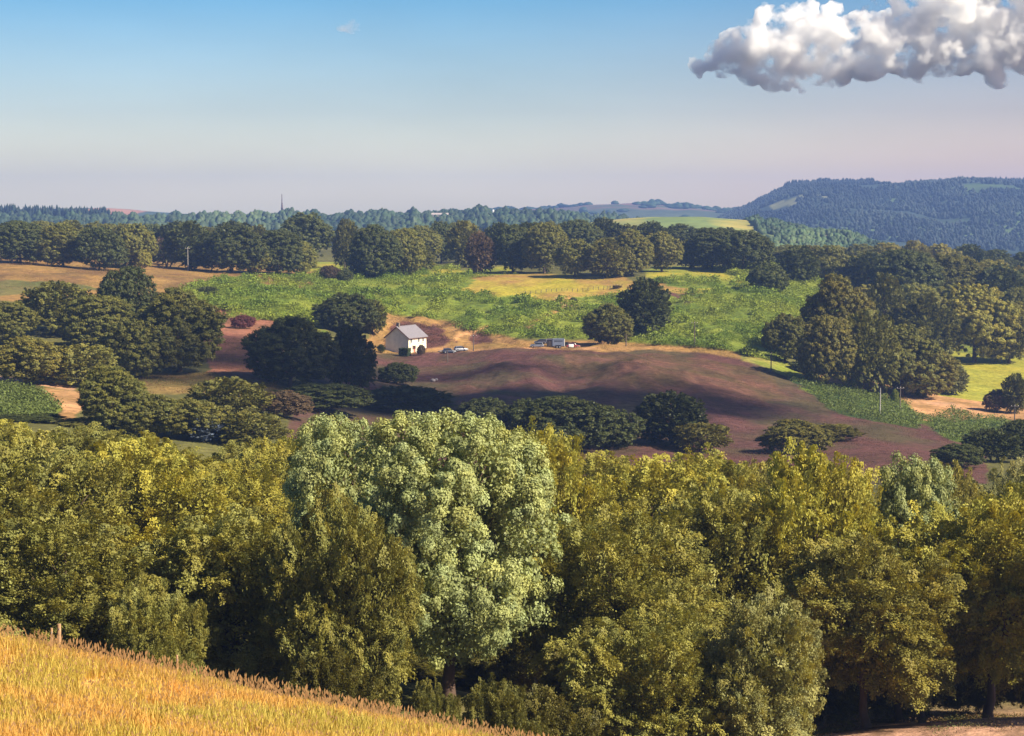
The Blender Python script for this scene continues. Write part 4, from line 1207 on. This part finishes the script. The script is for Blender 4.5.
def car(name, loc, rz, col, label, estate=False, cat="car"):
    o = empty(name, loc, rz, label, cat, "vehicles parked on the hillside")
    pm = paint(name + "_paint", col)
    b = loft([ring(-2.1, .74, .42, .74), ring(-2.0, .82, .3, .92), ring(-1.2, .86, .24, 1.0), ring(0.6, .86, .24, .98), ring(1.5, .84, .24, .86), ring(2.0, .78, .3, .72), ring(2.12, .68, .4, .6)])
    part("body", b, pm, o, .04, True)
    xr = -1.95 if estate else -1.75
    cb = loft([ring(xr, .72, .96, .98, .9), ring(xr + .35, .74, .96, 1.42, .8), ring(-.3, .76, .96, 1.48, .8), ring(.35, .75, .96, 1.42, .8), ring(1.1, .7, .94, .97, .9)])
    c = part("cabin", cb, M_GLASS, o, .03, True)
    part("roof_panel", loft([ring(xr + .38, .58, 1.42, 1.46, .9), ring(-.3, .62, 1.47, 1.53, .9), ring(.36, .58, 1.41, 1.46, .9)]), pm, c)
    for x in (xr + .3, -.4, .5):
        for s in (-1, 1):
            part("pillar", beam((x + (.2 if x > 0 else -.1 if x < -1 else 0), s * .76, .96), (x, s * .61, 1.44), .05, n=4), pm, c)
    wheels(o, (-1.3, 1.3), .78)
    for s in (-1, 1):
        part("headlight", box(2.03, s * .55, .62, .12, .3, .14), M_WHITE, o, .02)
        part("tail_light", box(-2.03, s * .6, .75, .1, .22, .16), M_RED, o, .02)
        part("wing_mirror", box(.75, s * .93, 1.0, .12, .16, .12), pm, o, .02)
    part("bumper", join([box(2.08, 0, .38, .1, 1.4, .16), box(-2.08, 0, .38, .1, 1.4, .16)]), simple(name + "_bumper", (.05, .05, .05)), o, .02)
    return o
g = ground_at_px(449, 353); car("parked_car", (g.x, g.y, g.z), 0.25, (0.03, 0.035, 0.06), "dark blue hatchback beside the farmhouse, left of the white car")
g = ground_at_px(461, 351.5); car("parked_car", (g.x, g.y, g.z), 0.35, (0.28, 0.29, 0.33), "pale silver estate car right of the dark hatchback", True)
g = ground_at_px(537, 348.5); car("parked_car", (g.x, g.y, g.z), 3.05, (0.17, 0.18, 0.22), "silver grey estate car left of the livestock trailer", True)
g = ground_at_px(541, 345.5); car("parked_car", (g.x, g.y + 3, gz(g.x, g.y + 3)), 3.2, (0.05, 0.05, 0.07), "black car parked behind the silver grey estate car", True)
g = ground_at_px(570, 347); car("parked_car", (g.x + 1.0, g.y + 1.5, gz(g.x + 1, g.y + 1.5)), 0.1, (0.26, 0.04, 0.04), "dark red car half hidden behind the livestock trailer")
# livestock trailer
g = ground_at_px(558, 348.5)
tr = empty("livestock_trailer", (g.x, g.y, g.z + .05), 0.1, "tall blue grey livestock trailer with a white end panel", "trailer")
part("body", join([box(0, 0, 1.6, 3.6, 2.1, 2.1), box(0, 0, 2.72, 3.7, 2.2, .12)]), simple("trailer_panel", (.13, .15, .21), .5), tr, .05)
part("end_panel", box(1.86, 0, 1.6, .14, 2.12, 2.2), M_WHITE, tr, .02, False, "white end panel")
part("vent", join([box(0, -1.06, 2.2, 2.6, .05, .12), box(0, -1.06, 1.95, 2.6, .05, .12)]), M_TYRE, tr)
part("chassis", join([box(0, 0, .48, 3.6, 1.7, .14), box(-2.6, 0, .45, 1.7, .12, .1)]), M_TYRE, tr)
part("mudguard", join([box(0, -1.15, .86, 1.7, .28, .06), box(0, 1.15, .86, 1.7, .28, .06)]), M_TYRE, tr)
wheels(tr, (-.4, .4), 1.08, .33)
# dark field shed left of trailer
g = ground_at_px(550.5, 348)
sh = empty("tool_shed", (g.x, g.y + 2, gz(g.x, g.y + 2) - .05), .05, "small dark wooden shed between the cars and the trailer", "shed")
part("wall", join([box(0, 0, 1.0, 2.0, 1.8, 2.1)]), simple("dark_boards", (.035, .028, .03)), sh)
part("roof", ([(-1.15, -1.05, 2.05), (1.15, -1.05, 2.05), (1.15, 1.05, 2.35), (-1.15, 1.05, 2.35), (-1.15, -1.05, 2.15), (1.15, -1.05, 2.15), (1.15, 1.05, 2.45), (-1.15, 1.05, 2.45)],
     [(0, 3, 2, 1), (4, 5, 6, 7), (0, 1, 5, 4), (1, 2, 6, 5), (2, 3, 7, 6), (3, 0, 4, 7)]), simple("felt_roof", (.06, .05, .07)), sh)
part("door", box(-.3, -.92, .95, .8, .05, 1.8), simple("shed_door", (.06, .045, .04)), sh)
# small white water tank
g = ground_at_px(571, 349)
tk = empty("water_tank", (g.x, g.y, g.z), .1, "small white water tank right of the livestock trailer", "tank")
part("tank_body", box(0, 0, .7, 1.5, 1.0, .95), M_WHITE, tk, .12, True)
part("lid", cyl(0, 0, 1.17, 1.27, .22, .2), M_TYRE, tk)
part("frame", join([box(-.6, 0, .12, .12, 1.0, .24), box(.6, 0, .12, .12, 1.0, .24)]), M_TYRE, tk)
# pale boulders on the slope
def rock(loc, s, seed, label):
    r = np.random.default_rng(seed)
    import bmesh
    bm = bmesh.new(); bmesh.ops.create_icosphere(bm, subdivisions=3, radius=1)
    for v in bm.verts:
        k = 1 + .25 * float(fbm(np.array([v.co.x * 1.5 + seed]), np.array([v.co.y * 1.5 + v.co.z * 2]), 3)[0])
        v.co = Vector((v.co.x * k * s[0], v.co.y * k * s[1], v.co.z * k * s[2]))
    me = bpy.data.meshes.new("boulder"); bm.to_mesh(me); bm.free()
    me.materials.append(M_ROCK)
    tag(link("boulder", me, None, loc), label, "boulder", "pale boulders on the brown slope")
M_ROCK = simple("pale_rock", (.24, .21, .21), .9, .3, 1.5)
for (px, py, s, lab) in [(433, 379, (.7, .6, .6), "pale grey boulder on the brown slope below the cars"),
                         (436, 376, (.5, .4, .5), "smaller pale boulder touching the grey boulder below the cars"),
                         (442, 353, (1.2, .5, .35), "flat pale rock just left of the dark blue hatchback")]:
    g = ground_at_px(px, py); rock((g.x, g.y, g.z + s[2] * .4), s, int(px), lab)

# ---- utility poles
M_POLE = simple("pole_wood", (.13, .10, .085), .9, .3, 2)
M_PALE = simple("weathered_pole", (.36, .33, .31), .9, .2, 2)
def upole(px, base, top, label, mat=None, arm=True, lo=330, D=None):
    if D is None:
        g = ground_at_px(px, base, lo)
    else:
        p = at(px, base, D); g = Vector((p.x, D, gz(p.x, D)))
    h = at(px, top, g.y).z - g.z
    o = empty("utility_pole", g, random.uniform(-.2, .2), label, "utility pole", "utility poles across the hillside")
    part("post", cyl(0, 0, -.4, h, .17, .12), mat or M_POLE, o)
    if arm:
        part("crossarm", box(0, -.15, h - .6, 2.0, .1, .12), mat or M_POLE, o)
        for x in (-.85, 0, .85):
            part("insulator", cyl(x, -.15, h - .54, h - .3, .06, .04, 8), M_WHITE, o)
    return o, g + Vector((0, 0, h - .4))
poles = {}
for px, b, t, mat, arm, lab in [
    (12.5, 262, 243, M_PALE, False, "pale pole before the left end of the far tree line"),
    (188, 271, 247, M_PALE, True, "pale pole right of the bare twiggy tree"),
    (345, 281, 262, M_POLE, False, "short pole beside the dark green bush on the upper bracken"),
    (473.5, 351, 334, M_POLE, True, "pole just right of the silver estate car"),
    (447.5, 362, 350, M_POLE, False, "short thin pole downhill of the dark blue hatchback"),
    (626, 348, 334, M_POLE, False, "thin pole below the two lone trees"),
    (694.5, 348, 321, M_POLE, True, "tallest pole with a crossarm on the crest of the brown slope"),
    (771, 372, 352, M_POLE, False, "thin pole left of the right wood at the bracken edge"),
    (880, 416, 388, M_PALE, False, "pale pole in the dark bracken by the sandy track"),
    (900, 410, 386, M_POLE, True, "dark pole beside the small bright bush"),
    (1014.5, 424, 404, M_POLE, True, "pole at the right edge below the upright bush")]:
    poles[px] = upole(px, b, t, lab, mat, arm)
# wires between the poles on the right
def wire(a, b, label):
    A, B = poles[a][1], poles[b][1]
    pts = [A.lerp(B, k / 16) - Vector((0, 0, 2.2 * 4 * (k / 16) * (1 - k / 16))) for k in range(17)]
    V, Fc = tubes([(np.array([p[:] for p in pts]), np.full(17, .018))], 4)
    tag(link("power_line", mkmesh("power_line", V, Fc, M_TYRE)), label, "power line")
wire(626, 694.5, "thin wire strung from the pole below the lone trees to the tallest crossarm pole")
wire(694.5, 771, "thin wire strung from the tallest crossarm pole towards the right wood")

# ---- field fence with posts and wires
fl = [(515, 293.5), (545, 292.5), (575, 292), (605, 292), (622, 291)]
def polyline_at(fr, pts):
    k = fr * (len(pts) - 1); i = min(int(k), len(pts) - 2); t = k - i
    return pts[i][0] * (1 - t) + pts[i + 1][0] * t, pts[i][1] * (1 - t) + pts[i + 1][1] * t
ff = None
tops = []
for i in range(24):
    px, py = polyline_at(i / 23, fl)
    g = ground_at_px(px, py)
    if ff is None:
        g0 = g.copy()
        ff = empty("field_fence", g0, 0, "brown post and wire fence along the lower edge of the yellow field", "fence")
    part("post", cyl(g.x - g0.x, g.y - g0.y, g.z - g0.z - .3, g.z - g0.z + 1.35, .11, .10, 6), M_POLE, ff)
    tops.append(g - g0)
for hh in (.6, 1.2):
    V, Fc = tubes([(np.array([(p + Vector((0, 0, hh)))[:] for p in tops]), np.full(len(tops), .015))], 4)
    part("wire", (V.tolist(), Fc), M_RIM, ff)

# ---- hay field fence posts in front of the tree belt
M_POST = simple("tan_post", (.40, .25, .14), .85, .3, 6)  # tan wood, tone varied by noise
for px, top, D, hh, lab in [(59, 624, 78, 1.0, "taller wooden fence post at the top of the hay field"),
                            (51.5, 628, 79, .8, "thin wooden post just left of the taller fence post"),
                            (177, 655, 79, .8, "short wooden fence post on the hay field edge under the drooping beech")]:
    p = at(px, top, D); zg = gz(p.x, D)
    o = empty("fence_post", (p.x, D, zg), 0.3, lab, "fence post", "wooden posts along the hay field edge")
    h = p.z - zg
    part("post", join([cyl(0, 0, -.3, h, .085 if hh > .9 else .05, .075 if hh > .9 else .045, 9)]), M_POST, o)
    part("staple", box(0, -.085, h - .18, .03, .02, .06), M_RIM, o)

# ---- radio mast on the skyline
p = at(282, 215, 2650)
ms = empty("radio_mast", (p.x, 2650, p.z - 14), 0, "slim lattice radio mast on the left skyline", "mast")
mh = at(282, 194, 2650).z - (p.z - 14)
prts = []
for a in range(3):
    c, s = math.cos(a * 2.094 + .4), math.sin(a * 2.094 + .4)
    prts.append(beam((2.6 * c, 2.6 * s, 0), (.5 * c, .5 * s, mh * .72), .6, .45, 4))
for k in range(7):
    z = mh * .72 * k / 7; z2 = mh * .72 * (k + 1) / 7
    w1 = 2.6 - 2.1 * k / 7; w2 = 2.6 - 2.1 * (k + 1) / 7
    for a in range(3):
        c, s = math.cos(a * 2.094 + .4), math.sin(a * 2.094 + .4); c2, s2 = math.cos((a + 1) * 2.094 + .4), math.sin((a + 1) * 2.094 + .4)
        prts.append(beam((w1 * c, w1 * s, z), (w2 * c2, w2 * s2, z2), .28, .28, 4))
part("lattice", join(prts), simple("mast_steel", (.10, .05, .05), .6), ms)
part("antenna", beam((0, 0, mh * .7), (0, 0, mh), .7, .4, 5), simple("antenna_steel", (.12, .06, .06), .6), ms)
part("dish", cyl(0, -.9, mh * .5, mh * .5 + 2.4, 1.1, 1.1), M_TYRE, ms)
# ---- far pale building and white tower
p = at(440, 217, 2450)
fb = empty("farm_building", (p.x, 2450, p.z - 4), 0, "long pale barn in the hazy woods below the skyline", "barn")
part("wall", box(0, 0, 3.5, 20, 10, 7), simple("barn_wall", (.62, .52, .42)), fb)
part("roof", ([(-10.5, -5.6, 6.9), (10.5, -5.6, 6.9), (10.5, 5.6, 6.9), (-10.5, 5.6, 6.9), (-10.5, 0, 9), (10.5, 0, 9)], [(0, 1, 5, 4), (2, 3, 4, 5), (0, 4, 3), (1, 2, 5), (0, 3, 2, 1)]), simple("barn_roof", (.42, .36, .33)), fb)
p = at(493, 217, 2450)
wt = empty("water_tower", (p.x, 2450, p.z - 3), 0, "tiny white tower above the hazy woods", "tower")
part("shaft", cyl(0, 0, 0, 9.5, 1.1, .9), M_WHITE, wt)
part("cap", cyl(0, 0, 9.5, 12, 1.6, 1.2), M_WHITE, wt)

# ------------------------------------------------------------------ clouds
def cloud(name, blobs, D, seed, voxel, disp, dens, label, flat=None):
    """blobs: (px, py, radius px) seen at depth D; grown into one lumpy body of vapour"""
    import bmesh
    ico = {}
    for q in (2, 3):
        b_ = bmesh.new(); bmesh.ops.create_icosphere(b_, subdivisions=q, radius=1)
        ico[q] = (np.array([v.co[:] for v in b_.verts]), np.array([[v.index for v in f.verts] for f in b_.faces])); b_.free()
    VV, FF, nb = [], [], [0]
    r = np.random.default_rng(seed)
    s = D / F
    c0 = at(blobs[0][0], blobs[0][1], D)
    def ball(c, rr, sub):
        v, f = ico[sub]
        VV.append(v * np.array([rr, rr, rr * .85]) + np.array(c[:])); FF.append(f + nb[0]); nb[0] += len(v)
    def dirn(up):
        v = Vector((r.normal(), r.normal(), abs(r.normal()) * .9 + up)) if r.random() < .75 else Vector((r.normal(), r.normal(), -abs(r.normal()) * .45))
        return v.normalized()
    for px, py, rad in blobs:
        R0 = rad * s
        c = at(px, py, D) - c0 + Vector((0, float(r.uniform(-.5, .5)) * R0, 0))
        R0 *= 1.28
        ball(c, R0, 3)
        for k in range(11):
            c1 = c + dirn(.1) * R0 * r.uniform(.8, 1.02); r1 = R0 * r.uniform(.26, .5)
            ball(c1, r1, 2)
            for q in range(6):
                ball(c1 + dirn(.1) * r1 * r.uniform(.85, 1.1), r1 * r.uniform(.25, .45), 2)
    me = mkmesh(name, np.concatenate(VV), np.concatenate(FF), cloud_mat(dens))
    o = link(name, me, None, c0)
    m = o.modifiers.new("remesh", 'REMESH'); m.mode = 'VOXEL'; m.voxel_size = voxel
    for i, (sz, st) in enumerate(disp):
        tx = bpy.data.textures.new("billow", 'CLOUDS'); tx.noise_scale = sz; tx.noise_depth = 4; tx.noise_basis = 'VORONOI_F1' if i == 0 else 'BLENDER_ORIGINAL'
        if i == 0: tx.noise_depth = 2
        dm = o.modifiers.new("billow", 'DISPLACE'); dm.texture = tx; dm.strength = -st if i == 0 else st; dm.mid_level = .5; dm.texture_coords = 'LOCAL'
    tag(o, label, "cloud", "clouds")
    return o
CM = {}
def cloud_mat(dens):
    if dens in CM: return CM[dens]
    t = NT("cloud_vapour")
    pv = t.node("ShaderNodeVolumePrincipled")
    pv.inputs["Color"].default_value = (1, 1, 1, 1)
    pv.inputs["Anisotropy"].default_value = 0.3
    nz = t.noise(1 / 95.0, 8, t.coord(), 0.62)
    mr = t.node("ShaderNodeMapRange")
    mr.inputs["From Min"].default_value = 0.475
    mr.inputs["From Max"].default_value = 0.70
    mr.inputs["To Max"].default_value = dens * 1.7
    t.l.new(nz, mr.inputs["Value"])
    t.l.new(mr.outputs[0], pv.inputs["Density"])
    t.m.cycles.volume_step_rate = 0.1
    t.l.new(pv.outputs[0], t.out.inputs["Volume"])
    CM[dens] = t.m
    return t.m
big = [(712, 62, 9), (735, 56, 17), (757, 45, 20), (782, 40, 24), (806, 34, 22), (828, 42, 24), (850, 46, 24), (762, 68, 15), (785, 68, 16), (872, 38, 22),
       (898, 46, 26), (918, 26, 20), (942, 50, 26), (965, 30, 26), (992, 46, 28), (1018, 34, 30), (1040, 45, 30), (1070, 30, 34), (960, 4, 26), (905, -2, 14), (1010, -2, 30), (1060, -5, 40), (930, -12, 20),
       (698, 66, 8), (775, 80, 12), (752, 74, 11), (800, 76, 12), (820, 66, 18), (870, 64, 16), (910, 64, 14)]
cloud("cumulus_cloud", big, 7600, 3, 6, [(30, 16)], 0.07, "large white cumulus with blue grey base in the upper right sky")
cloud("small_cloud", [(349, 26, 6), (341, 28, 4), (357, 27, 4)], 7600, 5, 3, [(12, 8), (6, 4)], 0.02, "tiny white cloud alone in the left blue sky")

# a third cloud, above and to the right of the view, whose shade lies on the brown spur
tq = Vector((-10, 488, -40)) + SUN * 1150
sc_ = F / 7600 * 1.0
def shade_cloud():
    import bmesh
    bm = bmesh.new(); r = np.random.default_rng(21)
    for k in range(26):
        a = r.uniform(0, 6.283); q = r.random() ** .5
        rr = r.uniform(20, 38)
        m = Matrix.Translation((math.cos(a) * q * 88, math.sin(a) * q * 46, r.uniform(-8, 22))) @ Matrix.Diagonal((rr, rr * .8, rr * .75, 1))
        bmesh.ops.create_icosphere(bm, subdivisions=3, radius=1, matrix=m)
    me = bpy.data.meshes.new("shade_cloud"); bm.to_mesh(me); bm.free()
    me.materials.append(cloud_mat(0.11))
    o = link("cumulus_cloud", me, None, tq)
    m = o.modifiers.new("remesh", 'REMESH'); m.mode = 'VOXEL'; m.voxel_size = 5
    tx = bpy.data.textures.new("billow", 'CLOUDS'); tx.noise_scale = 22; tx.noise_depth = 4
    dm = o.modifiers.new("billow", 'DISPLACE'); dm.texture = tx; dm.strength = 24; dm.mid_level = .5; dm.texture_coords = 'LOCAL'
    tag(o, "white cumulus high above, outside the view, shading the brown slope", "cloud", "clouds")
shade_cloud()

# ------------------------------------------------------------------ ground plants (nobody could count them)
def tuft_field(name, P, h, w, per, cols, label, cat, seed, lean=.35, elong=3.0):
    """small sprays of leaves standing on the ground"""
    r = np.random.default_rng(seed)
    n = len(P)
    idx = np.repeat(np.arange(n), per)
    hh = (h * r.uniform(.6, 1.4, n))[idx]
    Q = P[idx] + np.stack([r.normal(size=len(idx)) * w, r.normal(size=len(idx)) * w, r.uniform(.15, 1, len(idx)) * hh], 1)
    N = r.normal(size=(len(idx), 3)) * .6 + np.array([0, 0, .9])
    t = (np.asarray(cols)[idx] if np.ndim(cols) == 2 else np.tile(cols, (len(idx), 1))) * (r.uniform(.7, 1.3, n)[idx] * r.uniform(.8, 1.2, len(idx)))[:, None]
    v, f, tt = leaf_quads(Q, N, hh * r.uniform(.15, .26, len(idx)), t, r, 1.6)
    me = mkmesh(name, v, f, LEAF); attr_color(me, "tint", tt)
    o = link(name, me); o.color = (1, 1, 1, 1)
    tag(o, label, cat, None, "stuff")

br = np.random.default_rng(31)
def scatter(poly, n, lo=340, hi=1000):
    """random ground points whose place in the photo falls in one of the cover regions"""
    Y = br.uniform(lo ** .5, hi ** .5, n * 6) ** 2
    px = br.uniform(min(p[0] for p in poly) - 5, max(p[0] for p in poly) + 5, n * 6)
    X = (px - 512) / F * Y
    Z = ground_z(X, Y)
    qx, qy = project(X, Y, Z)
    jx = fbm(X / 14.0 + 50, Y / 22.0, 3) * 14; jy = fbm(X / 14.0 + 90, Y / 22.0 + 7, 3) * 6
    ok = inside(poly, qx + jx, qy + jy)
    return np.stack([X, Y, Z], 1)[ok][:n]

b_poly = REG[2][1]
P = scatter(b_poly, 60000)
clump = fbm(P[:, 0] / 5.0, P[:, 1] / 11.0, 3)
keep = clump > -0.2
for i in (7, 8, 9):
    qx, qy = project(P[:, 0], P[:, 1], P[:, 2]); keep &= ~inside(REG[i][1], qx, qy)
P = P[keep]
mixc = np.clip(.5 + fbm(P[:, 0] / 18, P[:, 1] / 30, 3) * 1.5, 0, 1)[:, None]
tuft_field("bracken", P, 1.3 * np.clip(1 + 1.5 * fbm(P[:, 0] / 4.5, P[:, 1] / 8, 3), .35, 1.7), .65, 14, np.array((.135, .195, .024)) * (1 - mixc) + np.array((.235, .275, .036)) * mixc, "waist high green bracken covering the hillside behind the house", "bracken", 1)
P = np.concatenate([scatter(REG[23][1], 1500, 340, 700), scatter(REG[24][1], 1500, 340, 700), scatter([(-20, 384), (40, 392), (60, 408), (50, 424), (-20, 435)], 1800, 330, 600)])
tuft_field("bracken_bank", P, 1.2, .6, 14, (.11, .14, .034), "dark bracken banks beside the sandy track and the left mound", "bracken", 2)
P = scatter(REG[19][1], 45000, 340, 640)
P = P[fbm(P[:, 0] / 7, P[:, 1] / 14, 3) > -.05]
mixc = np.clip(.5 + fbm(P[:, 0] / 12, P[:, 1] / 25, 3) * 1.8, 0, 1)[:, None]
tuft_field("heather", P, .38, .7, 6, np.array((.105, .049, .043)) * (1 - mixc) + np.array((.095, .075, .036)) * mixc, "purple brown heather and dry grass on the shaded slope", "heather", 3)

Yu = br.uniform(104, 165, 9000); Xu = br.uniform(.14, .30, 9000) * Yu
P = np.stack([Xu, Yu, ground_z(Xu, Yu)], 1)
P = P[fbm(P[:, 0] / 2.5, P[:, 1] / 3.5, 3) > .08]
mixc = np.clip(.5 + fbm(P[:, 0] / 3, P[:, 1] / 3, 3) * 1.8, 0, 1)[:, None]
tuft_field("undergrowth", P, .28, .22, 7, np.array((.24, .15, .07)) * (1 - mixc) + np.array((.10, .11, .035)) * mixc, "dry tufts and leaf litter on the pink ground under the right hand trees", "undergrowth", 9)

P = scatter(REG[0][1], 16000, 640, 1000)
P = P[fbm(P[:, 0] / 9, P[:, 1] / 16, 3) > -.02]
mixc = np.clip(.5 + fbm(P[:, 0] / 20, P[:, 1] / 30, 3) * 1.8, 0, 1)[:, None]
tuft_field("rough_pasture", P, .6, .9, 7, np.array((.17, .085, .045)) * (1 - mixc) + np.array((.22, .15, .055)) * mixc, "rusty rough grass on the upper left field", "rough grass", 11)
P = scatter(REG[14][1] + [], 1500, 480, 760); P = P[np.hypot(P[:, 0] - hx - 1, P[:, 1] - hy - 6) > 9]
tuft_field('bank_scrub', P, .7, .7, 8, (.075, .04, .03), 'dark reddish scrub on the cut bank behind the farmhouse', 'scrub', 14)
P = np.concatenate([scatter(REG[13][1], 4200, 480, 760), scatter(REG[4][1], 3500, 450, 760), scatter(REG[-1][1], 1800, 380, 620)])
P = P[fbm(P[:, 0] / 4, P[:, 1] / 8, 3) > .02]
mixc = np.clip(.5 + fbm(P[:, 0] / 8, P[:, 1] / 12, 3) * 2.2, 0, 1)[:, None]
keep = np.ones(len(P), bool)
for hx_, hy_ in [(hx, hy)]:
    keep &= np.hypot(P[:, 0] - hx_ - 1, P[:, 1] - hy_ - 6) > 9
P, mixc = P[keep], mixc[keep]
tuft_field("dry_grass", P, .55, .7, 8, np.array((.16, .085, .05)) * (1 - mixc) + np.array((.24, .17, .06)) * mixc, "dry grass and low scrub on the bare earth around the farmhouse", "dry grass", 12)

# hay field grass: thin curved blades with seed heads
gr = np.random.default_rng(8)
n = 150000
Yg = 46 + 40 * gr.random(n) ** .8
pxg = gr.uniform(-30, 640, n)
Xg = (pxg - 512) / F * Yg
Zg = ground_z(Xg, Yg)
qx, qy = project(Xg, Yg, Zg)
ok = (qy < 760) & ((fbm(Xg / 1.2, Yg / 2.5, 3) > -.35) | (Yg > 72))
Xg, Yg, Zg = Xg[ok], Yg[ok], Zg[ok]
n = len(Xg)
hgt = gr.uniform(.28, .62, n) * (1 + .5 * np.clip(fbm(Xg / 3, Yg / 5, 2), -.5, 1))
th = gr.uniform(0, 2 * math.pi, n)
ln = gr.uniform(.05, .4, n)[:, None] * np.stack([np.cos(th), np.sin(th), np.zeros(n)], 1) * hgt[:, None]
wv = np.stack([np.cos(gr.uniform(-.7, .7, n)), np.sin(gr.uniform(-.7, .7, n)), np.zeros(n)], 1) * gr.uniform(.008, .017, n)[:, None]
B = np.stack([Xg, Yg, Zg - .02], 1)
Mp = B + ln * .3 + np.array([0, 0, 1]) * (hgt * .55)[:, None]
Tp = B + ln + np.array([0, 0, 1]) * hgt[:, None]
V = np.stack([B - wv, B + wv, Mp + wv * .9, Mp - wv * .9, Tp + wv * .25, Tp - wv * .25], 1).reshape(-1, 3)
k6 = np.arange(n)[:, None] * 6
Fg = np.concatenate([k6 + np.array([[0, 1, 2, 3]]), k6 + np.array([[3, 2, 4, 5]])])
zone = np.clip(.5 + fbm(Xg / 2.2, Yg / 3.5, 3) * 1.6 + (gr.random(n) - .5) * .6, 0, 1)[:, None]
c = np.array((.64, .385, .10)) * zone + np.array((.48, .39, .08)) * (1 - zone)
c = c * gr.uniform(.7, 1.3, (n, 1))
me = mkmesh("grass", V, Fg, LEAF)
attr_color(me, "tint", np.repeat(c, 6, axis=0))
o = link("grass", me); tag(o, "tall golden hay grass on the near slope", "grass", None, "stuff")
# seed heads
m = 6500
Ys = np.where(gr.random(m) < .25, gr.uniform(70, 86, m), 46 + 38 * gr.random(m))
Xs = (gr.uniform(-30, 640, m) - 512) / F * Ys
Zs = ground_z(Xs, Ys)
hs = gr.uniform(.55, .95, m) * np.where(Ys > 70, 1.15, .8)
lean = gr.normal(size=(m, 2)) * .08
def blades(P0, P1, w):
    d = np.stack([np.ones(len(w)), np.zeros(len(w)), np.zeros(len(w))], 1) * w[:, None]
    Pm = (P0 + P1) / 2
    return np.stack([P0 - d * .4, P0 + d * .4, Pm + d, P1, Pm - d], 1).reshape(-1, 3), np.arange(5 * len(w)).reshape(-1, 5)
P0 = np.stack([Xs, Ys, Zs], 1); P1 = P0 + np.stack([lean[:, 0] * hs, lean[:, 1] * hs, hs * .82], 1)
P2 = P0 + np.stack([lean[:, 0] * hs * 1.5, lean[:, 1] * hs, hs], 1)
v1, f1 = blades(P0, P1, np.full(m, .007)); v2, f2 = blades(P1, P2, gr.uniform(.018, .034, m))
cs_ = np.array((.46, .28, .13)) * gr.uniform(.6, 1.3, (m, 1))
me = mkmesh("seed_heads", np.concatenate([v1, v2]), np.concatenate([f1, f2 + len(v1)]), LEAF)
attr_color(me, "tint", np.concatenate([np.repeat(cs_, 5, axis=0), np.repeat(cs_, 5, axis=0)]))
o = link("grass_seed_heads", me); tag(o, "reddish brown grass seed heads standing above the hay", "grass", None, "stuff")
